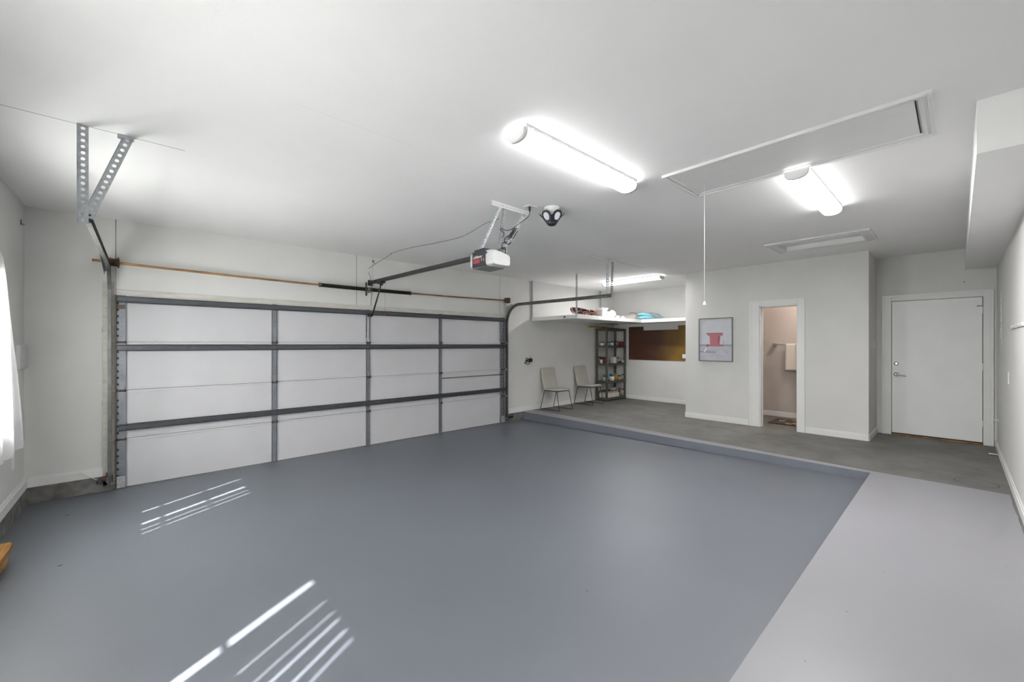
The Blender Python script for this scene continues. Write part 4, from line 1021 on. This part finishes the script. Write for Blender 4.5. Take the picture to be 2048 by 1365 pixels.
obj('clamp_bar', MB().box(-0.016, 0.016, -0.012, 0.012, 0, 0.19), M['rustd'], t, bevel=0.003)
obj('clamp_grip', MB().tube([(0.0 + 0.035 * math.cos(a), 0, 0.185 + 0.035 * math.sin(a)) for a in [2 * PI * k / 14 for k in range(14)]], 0.010, 8, closed=True), M['red'], t)
can(1246.5, yf + 0.02, 0.036, 0.15, SH[0], M['red'], M['offw'], 'slim white bottle with red cap on the bottom shelf', nm='bottle', lh=0.025, cat='bottle')
# yellow tool on top
t = thing('spirit_level', 'long yellow and dark tool lying on top of the shelving unit', 'tool', (8.6, 6.0, SH[4]))
obj('tool_body', MB().bar((at(1176, 5.98), 5.98, SH[4] + 0.028), (8.72, 6.00, SH[4] + 0.026), 0.05, 0.035), M['yellow'], t, world=True, bevel=0.004)
obj('tool_board', MB().bar((8.45, 6.08, SH[4] + 0.022), (9.35, 6.12, SH[4] + 0.014), 0.08, 0.02), M['hinge'], t, world=True, bevel=0.003)

# ------------------------------------------------------------------ chairs
def make_chair(label, x, y, rz=0):
    t = thing('side_chair', label, 'chair', (x, y, slabz(x)), rz, 'beige upholstered chairs against the garage wall')
    # facing -Y; seat top about 0.47
    b = MB()
    def fs(u, v):
        a = u * 2 * PI; ca, sa = math.cos(a), math.sin(a); e = 0.30
        px = math.copysign(abs(ca) ** e, ca); py = math.copysign(abs(sa) ** e, sa); r_ = math.sin(min(max(v, 0.0), 1.0) * PI) ** 0.25
        y_ = py * r_ * 0.235 - 0.02
        return (px * r_ * 0.225, y_, 0.405 + v * 0.065 + 0.012 * (-(y_) / 0.25) * v)
    b.grid(fs, 40, 12); obj('seat', b, M['fabric'], t)
    b = MB()
    def fb(u, v):
        a = u * 2 * PI; ca, sa = math.cos(a), math.sin(a)
        px = math.copysign(abs(ca) ** 0.28, ca); th = math.copysign(abs(sa) ** 0.6, sa)
        z = 0.425 + v * 0.47; cyb = 0.185 + 0.085 * v ** 1.1 + 0.03 * (1 - v) ** 3 * -1
        edge = (1 - max(0, (v - 0.95) / 0.05) ** 3 * 0.12) * (1 - max(0, (0.04 - v) / 0.04) * 0.3)
        groove = 0.010 if abs(v - 0.70) < 0.02 else 0
        return (px * 0.225 * (1 - 0.03 * v) * edge, cyb + th * (0.034 - groove) * edge - 0.012 * (1 - abs(px)) * 0, z)
    K = 36
    b.grid(fb, K, 30)
    b.face([len(b.v) - 1 - k for k in range(K)])
    obj('backrest', b, M['fabric'], t)
    for s_ in (-1, 1):
        x_ = s_ * 0.215; r = 0.0065; b = MB()
        def corner(p, a, c, rad=0.03, k=5):
            p, a, c = Vector(p), Vector(a), Vector(c); u = p + (a - p).normalized() * rad; v = p + (c - p).normalized() * rad
            return [(u * (1 - t_) ** 2 + p * 2 * t_ * (1 - t_) + v * t_ ** 2) for t_ in [i / k for i in range(k + 1)]]
        A, B_, C_, D = (x_ * 0.93, 0.17, 0.412), (x_, 0.275, r), (x_, -0.275, r), (x_ * 0.93, -0.19, 0.412)
        pts = corner(B_, A, C_) + corner(C_, B_, D)
        b.tube([A] + pts + [D, A][:1], r, 8)
        b.tube([A, D], r, 8)
        obj('sled_leg', b, M['black'], t)
    for yb_ in (0.17, -0.19): obj('crossbar', MB().tube([(-0.2, yb_, 0.408), (0.2, yb_, 0.408)], 0.0065, 8), M['black'], t)
    return t
make_chair('beige fabric chair with black sled legs nearest the garage door', 6.765, 5.955)
make_chair('beige fabric chair with black sled legs beside the shelving unit', 7.93, 5.955, math.radians(1))

# wall outlet with charger cable beside chairs
t = thing('wall_charger', 'black plug-in charger with a tangle of cable on the wall above the first chair', 'charger', (6.20, YG, R(-0.36)))
obj('charger_block', MB().box(6.195, 6.275, YG - 0.045, YG, R(-0.385), R(-0.305)), M['black'], t, world=True, bevel=0.006)
b = MB(); b.cyl((6.10, YG - 0.012, R(-0.36)), (6.16, YG - 0.012, R(-0.345)), 0.014, n=10)
pts = [(6.20, YG - 0.015, R(-0.35)), (6.15, YG - 0.02, R(-0.31)), (6.12, YG - 0.012, R(-0.30)), (6.10, YG - 0.015, R(-0.35)), (6.07, YG - 0.015, R(-0.40)), (6.11, YG - 0.02, R(-0.385)), (6.17, YG - 0.02, R(-0.37)), (6.21, YG - 0.02, R(-0.41)), (6.16, YG - 0.012, R(-0.435)), (6.10, YG - 0.012, R(-0.41)), (6.045, YG - 0.012, R(-0.405))]
b.tube(smooth_path(pts), 0.006, 7)
b.tube(smooth_path([(6.24, YG - 0.01, R(-0.305)), (6.235, YG - 0.01, R(-0.27)), (6.25, YG - 0.01, R(-0.255))]), 0.004, 6)
obj('charger_cable', b, M['cord'], t, world=True)

# ------------------------------------------------------------------ far wall board, plate
b = MB(); zt, zb2 = R(0.448), R(-0.400); xb = XF - 0.012
pts = [(5.80, zt), (5.80, zb2), (3.72, zb2), (3.72, zt), (4.478, zt), (4.478, R(0.352)), (5.385, R(0.352)), (5.385, zt)]
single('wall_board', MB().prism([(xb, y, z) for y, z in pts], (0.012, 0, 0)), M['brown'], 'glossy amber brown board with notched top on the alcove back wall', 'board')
single('outlet_plate', MB().box(xb - 0.006, xb, 4.20, 4.375, R(-0.330), R(-0.235)), M['white'], 'white outlet plate at the lower right of the brown board', 'outlet', bevel=0.002)

# ------------------------------------------------------------------ framed picture on the partition
fy0, fy1, fz0, fz1 = 2.725, 3.325, R(-0.317), R(0.487); xw = XP
t = thing('framed_picture', 'framed beach print with pink tower on the partition wall', 'picture', (xw, (fy0 + fy1) / 2, fz0))
b = MB(); xf = xw - 0.030
def yring(b, wd, x0, x1):
    b.box(x0, x1, fy0, fy1, fz0, fz0 + wd); b.box(x0, x1, fy0, fy1, fz1 - wd, fz1); b.box(x0, x1, fy0, fy0 + wd, fz0 + wd, fz1 - wd); b.box(x0, x1, fy1 - wd, fy1, fz0 + wd, fz1 - wd)
yring(b, 0.014, xf, xw - 0.0005); obj('picture_frame', b, M['frame'], t, world=True, bevel=0.001)
b = MB(); W_, H_ = fy1 - fy0, fz1 - fz0; xp = xw - 0.018
def py(u): return fy1 - W_ * u        # u from the left edge as seen
def pz(v): return fz1 - H_ * v
b.m = 0; b.box(xp, xw - 0.001, fy0 + 0.012, fy1 - 0.012, pz(0.62), fz1 - 0.012)
b.m = 1; b.box(xp, xw - 0.001, fy0 + 0.012, fy1 - 0.012, fz0 + 0.012, pz(0.62))
def patch(poly, mi, th=0.0012):
    b.m = mi; b.prism([(xp, py(u), pz(v)) for u, v in poly], (-th, 0, 0))
patch([(0.02, .61), (.98, .61), (.98, .65), (0.02, .65)], 2)
patch([(0.23, .355), (.72, .355), (.72, .41), (.63, .415), (.30, .415), (.27, .39)], 3, 0.0016)
patch([(0.33, .41), (.64, .41), (.60, .62), (.35, .62)], 3, 0.0018)
patch([(0.23, .345), (.72, .345), (.72, .365), (.23, .365)], 4, 0.0022)
patch([(0.24, .615), (.74, .615), (.74, .655), (.24, .655)], 3, 0.0022)
patch([(0.58, .43), (.645, .42), (.62, .615), (.59, .615)], 4, 0.0024)
patch([(0.23, .62), (.29, .60), (.30, .66), (.24, .66)], 4, 0.0026)
patch([(0.02, .775), (.52, .782), (.52, .795), (0.02, .79)], 5, 0.0016)
patch([(0.25, .745), (.55, .75), (.55, .757), (0.25, .757)], 2, 0.0016)
patch([(0.15, .79), (.22, .69), (.25, .69), (.18, .79)], 6, 0.0022)
patch([(0.73, .50), (.745, .50), (.745, .62), (.73, .62)], 2, 0.0016)
patch([(0.80, .785), (.83, .785), (.83, .795), (.80, .795)], 5, 0.0016)
obj('picture_print', b, [M['sky'], M['sand'], M['band'], M['pink'], M['pinkd'], M['greyp'], M['white']], t, world=True)

# ------------------------------------------------------------------ bathroom: towel bar, towel, rug
t = thing('towel_bar', 'nickel towel bar on the bathroom back wall', 'towel bar', (9.25, 2.0, R(-0.005)))
b = MB(); b.cyl((9.18, 1.70, R(-0.005)), (9.18, 2.44, R(-0.005)), 0.007, n=12); obj('bar', b, M['chrome'], t, world=True)
for y in (1.72, 2.42): obj('bar_mount', MB().box(9.165, 9.25, y - 0.028, y + 0.028, R(-0.030), R(0.018)), M['chrome'], t, world=True, bevel=0.004)
def towel(y0, y1, z0, xo, th, lab, m, stripes=False):
    b = MB(); zt_ = R(-0.005) + 0.012 + xo
    def fn(u, v):
        y = y0 + (y1 - y0) * u; s_ = v * 2 - 1
        if abs(s_) < 0.12:
            a = s_ / 0.12 * PI / 2; return (9.18 - math.sin(a) * (0.012 + xo), y, R(-0.005) + math.cos(a) * (0.012 + xo))
        z = R(-0.005) - (abs(s_) - 0.12) / 0.88 * (R(-0.005) - z0)
        return (9.18 - math.copysign(0.012 + xo + 0.004 * math.sin(u * 14) * abs(s_), s_), y, z)
    b.grid(fn, 20, 40)
    o = obj('towel' if not stripes else 'hand_towel', b, m, None, origin='base'); tag(o, lab, 'towel')
    sd = o.modifiers.new('thick', 'SOLIDIFY'); sd.thickness = th; sd.offset = 0
    return o
towel(1.68, 2.235, R(-0.50), 0.004, 0.008, 'large cream towel folded over the bathroom towel bar', M['towel'])
h = towel(1.83, 2.06, R(-0.17), 0.016, 0.007, 'small cream hand towel with bands on top of the large towel', M['towel'], True)
for z in (-0.035, -0.10, -0.145):
    obj('band', MB().box(9.180 - 0.0365, 9.180 - 0.0320, 1.84, 2.05, R(z) - 0.006, R(z) + 0.006), M['tan'], h, world=True)
t = thing('bath_rug', 'dark patterned rug on the bathroom floor', 'rug', (8.65, 1.85, slabz(8.6)))
b = MB(); x0, x1, y0, y1 = 8.35, 8.98, 1.35, 2.31; z0 = slabz(x1) + 0.0008
obj('rug_border', MB().box(x0, x1, y0, y1, z0, z0 + 0.007), M['dark'], t, world=True)
obj('rug_field', MB().box(x0 + 0.04, x1 - 0.04, y0 + 0.04, y1 - 0.04, z0 + 0.007, z0 + 0.009), M['rug'], t, world=True)

# ------------------------------------------------------------------ small things on the walls
single('switch_plate', MB().box(8.40, 8.47, 0.872, 0.877, R(-0.06), R(0.06)), M['white'], 'white switch plate on the narrow wall beside the entry door', 'switch', bevel=0.002)
# left wall box by the corner
single('outlet_plate', MB().box(XL, XL + 0.008, 5.71, 5.787, 0.462, 0.70), M['white'], 'narrow white plate low on the left wall under the curtain hem', 'outlet', bevel=0.002)
t = thing('utility_box', 'rounded light grey box on the left wall behind the curtain edge', 'wall box', (XL, 6.08, R(-0.25)))
b = MB(); b.box(XL, XL + 0.042, 5.80, 6.14, R(-0.235), R(0.0)); obj('box_housing', b, M['lens'], t, world=True, bevel=0.015, segs=3)
b = MB(); b.box(XL + 0.042, XL + 0.045, 5.83, 6.11, R(-0.215), R(-0.02)); obj('box_cover', b, M['lens'], t, world=True, bevel=0.001)
single('wall_hook', MB().box(XL, XL + 0.006, 6.07, 6.09, R(1.15), R(1.20)).tube([(XL + 0.004, 6.08, R(1.17)), (XL + 0.02, 6.08, R(1.15)), (XL + 0.025, 6.08, R(1.165))], 0.003, 8), M['track'], 'small dark hook high on the left wall near the corner', 'hook')
# right wall
t = thing('hook_rail', 'white hook rail on the right wall at shoulder height', 'hook rail', (5.9, YR, R(0.15)))
obj('rail_board', MB().box(5.30, 6.45, YR, YR + 0.012, R(0.150), R(0.180)), M['white'], t, world=True, bevel=0.003)
for x in (5.35, 5.75, 6.15): obj('hook', MB().tube([(x, YR + 0.010, R(0.165)), (x, YR + 0.03, R(0.150)), (x, YR + 0.035, R(0.172))], 0.004, 8), M['chrome'], t, world=True)
single('switch_plate', MB().box(6.72, 6.80, YR, YR + 0.006, R(-0.42), R(-0.29)), M['white'], 'white switch plate on the long right wall', 'switch', bevel=0.002)
t = thing('latch_strip', 'narrow white metal strip with screw holes beside the entry door', 'metal strip', (7.90, YR, R(0.0)))
obj('strip_plate', MB().box(7.88, 7.93, YR, YR + 0.003, R(0.0), R(0.66)), M['trim'], t, world=True)
for z, hh in ((0.50, 0.012), (0.38, 0.012), (0.20, 0.08), (0.05, 0.012), (0.02, 0.012)): obj('screw_hole', MB().box(7.895, 7.915, YR + 0.003, YR + 0.0045, R(z), R(z) + hh), M['dark'], t, world=True)
def stop(x, z, ln, label):
    t = thing('door_stop', label, 'door stop', (x, YR, z), 0, 'white door stops on the right wall')
    b = MB(); b.cyl((0, 0.0, 0), (0, 0.006, 0), 0.022, n=16); obj('stop_base', b, M['white'], t)
    b = MB(); b.cyl((0, 0.006, 0), (0, ln, 0), 0.006, n=10); obj('stop_rod', b, M['white'], t)
    b = MB(); b.cyl((0, ln, 0), (0, ln + 0.012, 0), 0.010, n=12); obj('stop_tip', b, M['white'], t)
stop(8.35, R(-1.005), 0.075, 'white door stop at knee height on the right wall')
stop(8.0, R(-1.395), 0.085, 'lower white door stop just above the right wall baseboard')
for z_ in (): pass

# hooks on the soffit / smoke details: small smudge screw over the entry casing
single('wall_screw', MB().cyl((XE - 0.006, -0.065, R(0.90)), (XE, -0.065, R(0.90)), 0.008, n=10), M['greyp'], 'small grey screw in the wall above the entry door', 'screw')

# bottom sensor bracket at the left foot of the door
t = thing('door_sensor', 'dark safety sensor bracket at the left foot of the garage door', 'sensor', (-0.30, YG - 0.05, 0.10))
obj('sensor_bracket', MB().box(-0.33, -0.262, YG - 0.045, YG - 0.03, 0.135, 0.160).box(-0.275, -0.262, YG - 0.06, YG - 0.02, 0.10, 0.20), M['rustd'], t, world=True, bevel=0.002)
obj('sensor_head', MB().box(-0.345, -0.305, YG - 0.075, YG - 0.03, 0.105, 0.140), M['black'], t, world=True, bevel=0.003)
obj('sensor_wire', MB().tube(smooth_path([(-0.34, YG - 0.05, 0.14), (-0.38, YG - 0.03, 0.17), (-0.42, YG - 0.025, 0.20), (-0.47, YG - 0.024, 0.25)]), 0.003, 6), M['offw'], t, world=True)
t = thing('door_sensor', 'dark safety sensor at the right foot of the garage door', 'sensor', (5.60, YG - 0.05, 0.10))
obj('sensor_head', MB().box(5.585, 5.66, YG - 0.07, YG - 0.03, 0.085, 0.115).cyl((5.64, YG - 0.05, 0.10), (5.70, YG - 0.05, 0.095), 0.014, n=10), M['black'], t, world=True, bevel=0.002)

# stack of rough orange boards by the left wall
zf = 0.077 * (1 - (4.2 - YW) / (YG - YW))
for k, (x1, yend, h0, lab, tw) in enumerate(((-0.700, 4.62, 0.0, 'lowest rough orange board of the stack by the left wall', 0.0), (-0.690, 4.50, 0.042, 'middle rough orange board of the stack by the left wall', 0.012), (-0.672, 4.66, 0.084, 'topmost rough orange board of the stack by the left wall', -0.01))):
    b = MB(); z0 = zf + h0 + 0.001
    b.prism([(XL + 0.03, 3.3, z0), (x1 - 0.02, 3.3, z0), (x1 + tw, yend - 0.05, z0), (x1 - 0.025, yend, z0), (XL + 0.03, yend - 0.03, z0)], (0, 0, 0.040))
    single('wood_board', b, M['wood'], lab, 'wood', 'rough boards stacked by the left wall', bevel=0.005)

# dead leaves on the floor
for (x, y, lab) in ((-0.50, 5.55, 'tiny dark dead leaf on the floor near the left corner'), (-0.42, 4.28, 'tiny dark dead leaf on the floor near the wooden boards'), (2.05, 1.55, 'small pale flake on the middle of the garage floor')):
    z = 0.077 * (1 - (y - YW) / (YG - YW))
    b = MB(); b.prism([(x - 0.012, y - 0.002, z), (x, y - 0.006, z), (x + 0.014, y, z), (x + 0.002, y + 0.006, z)], (0, 0, 0.003))
    single('dead_leaf', b, M['hinge'] if x < 1 else M['floor'], lab, 'leaf')
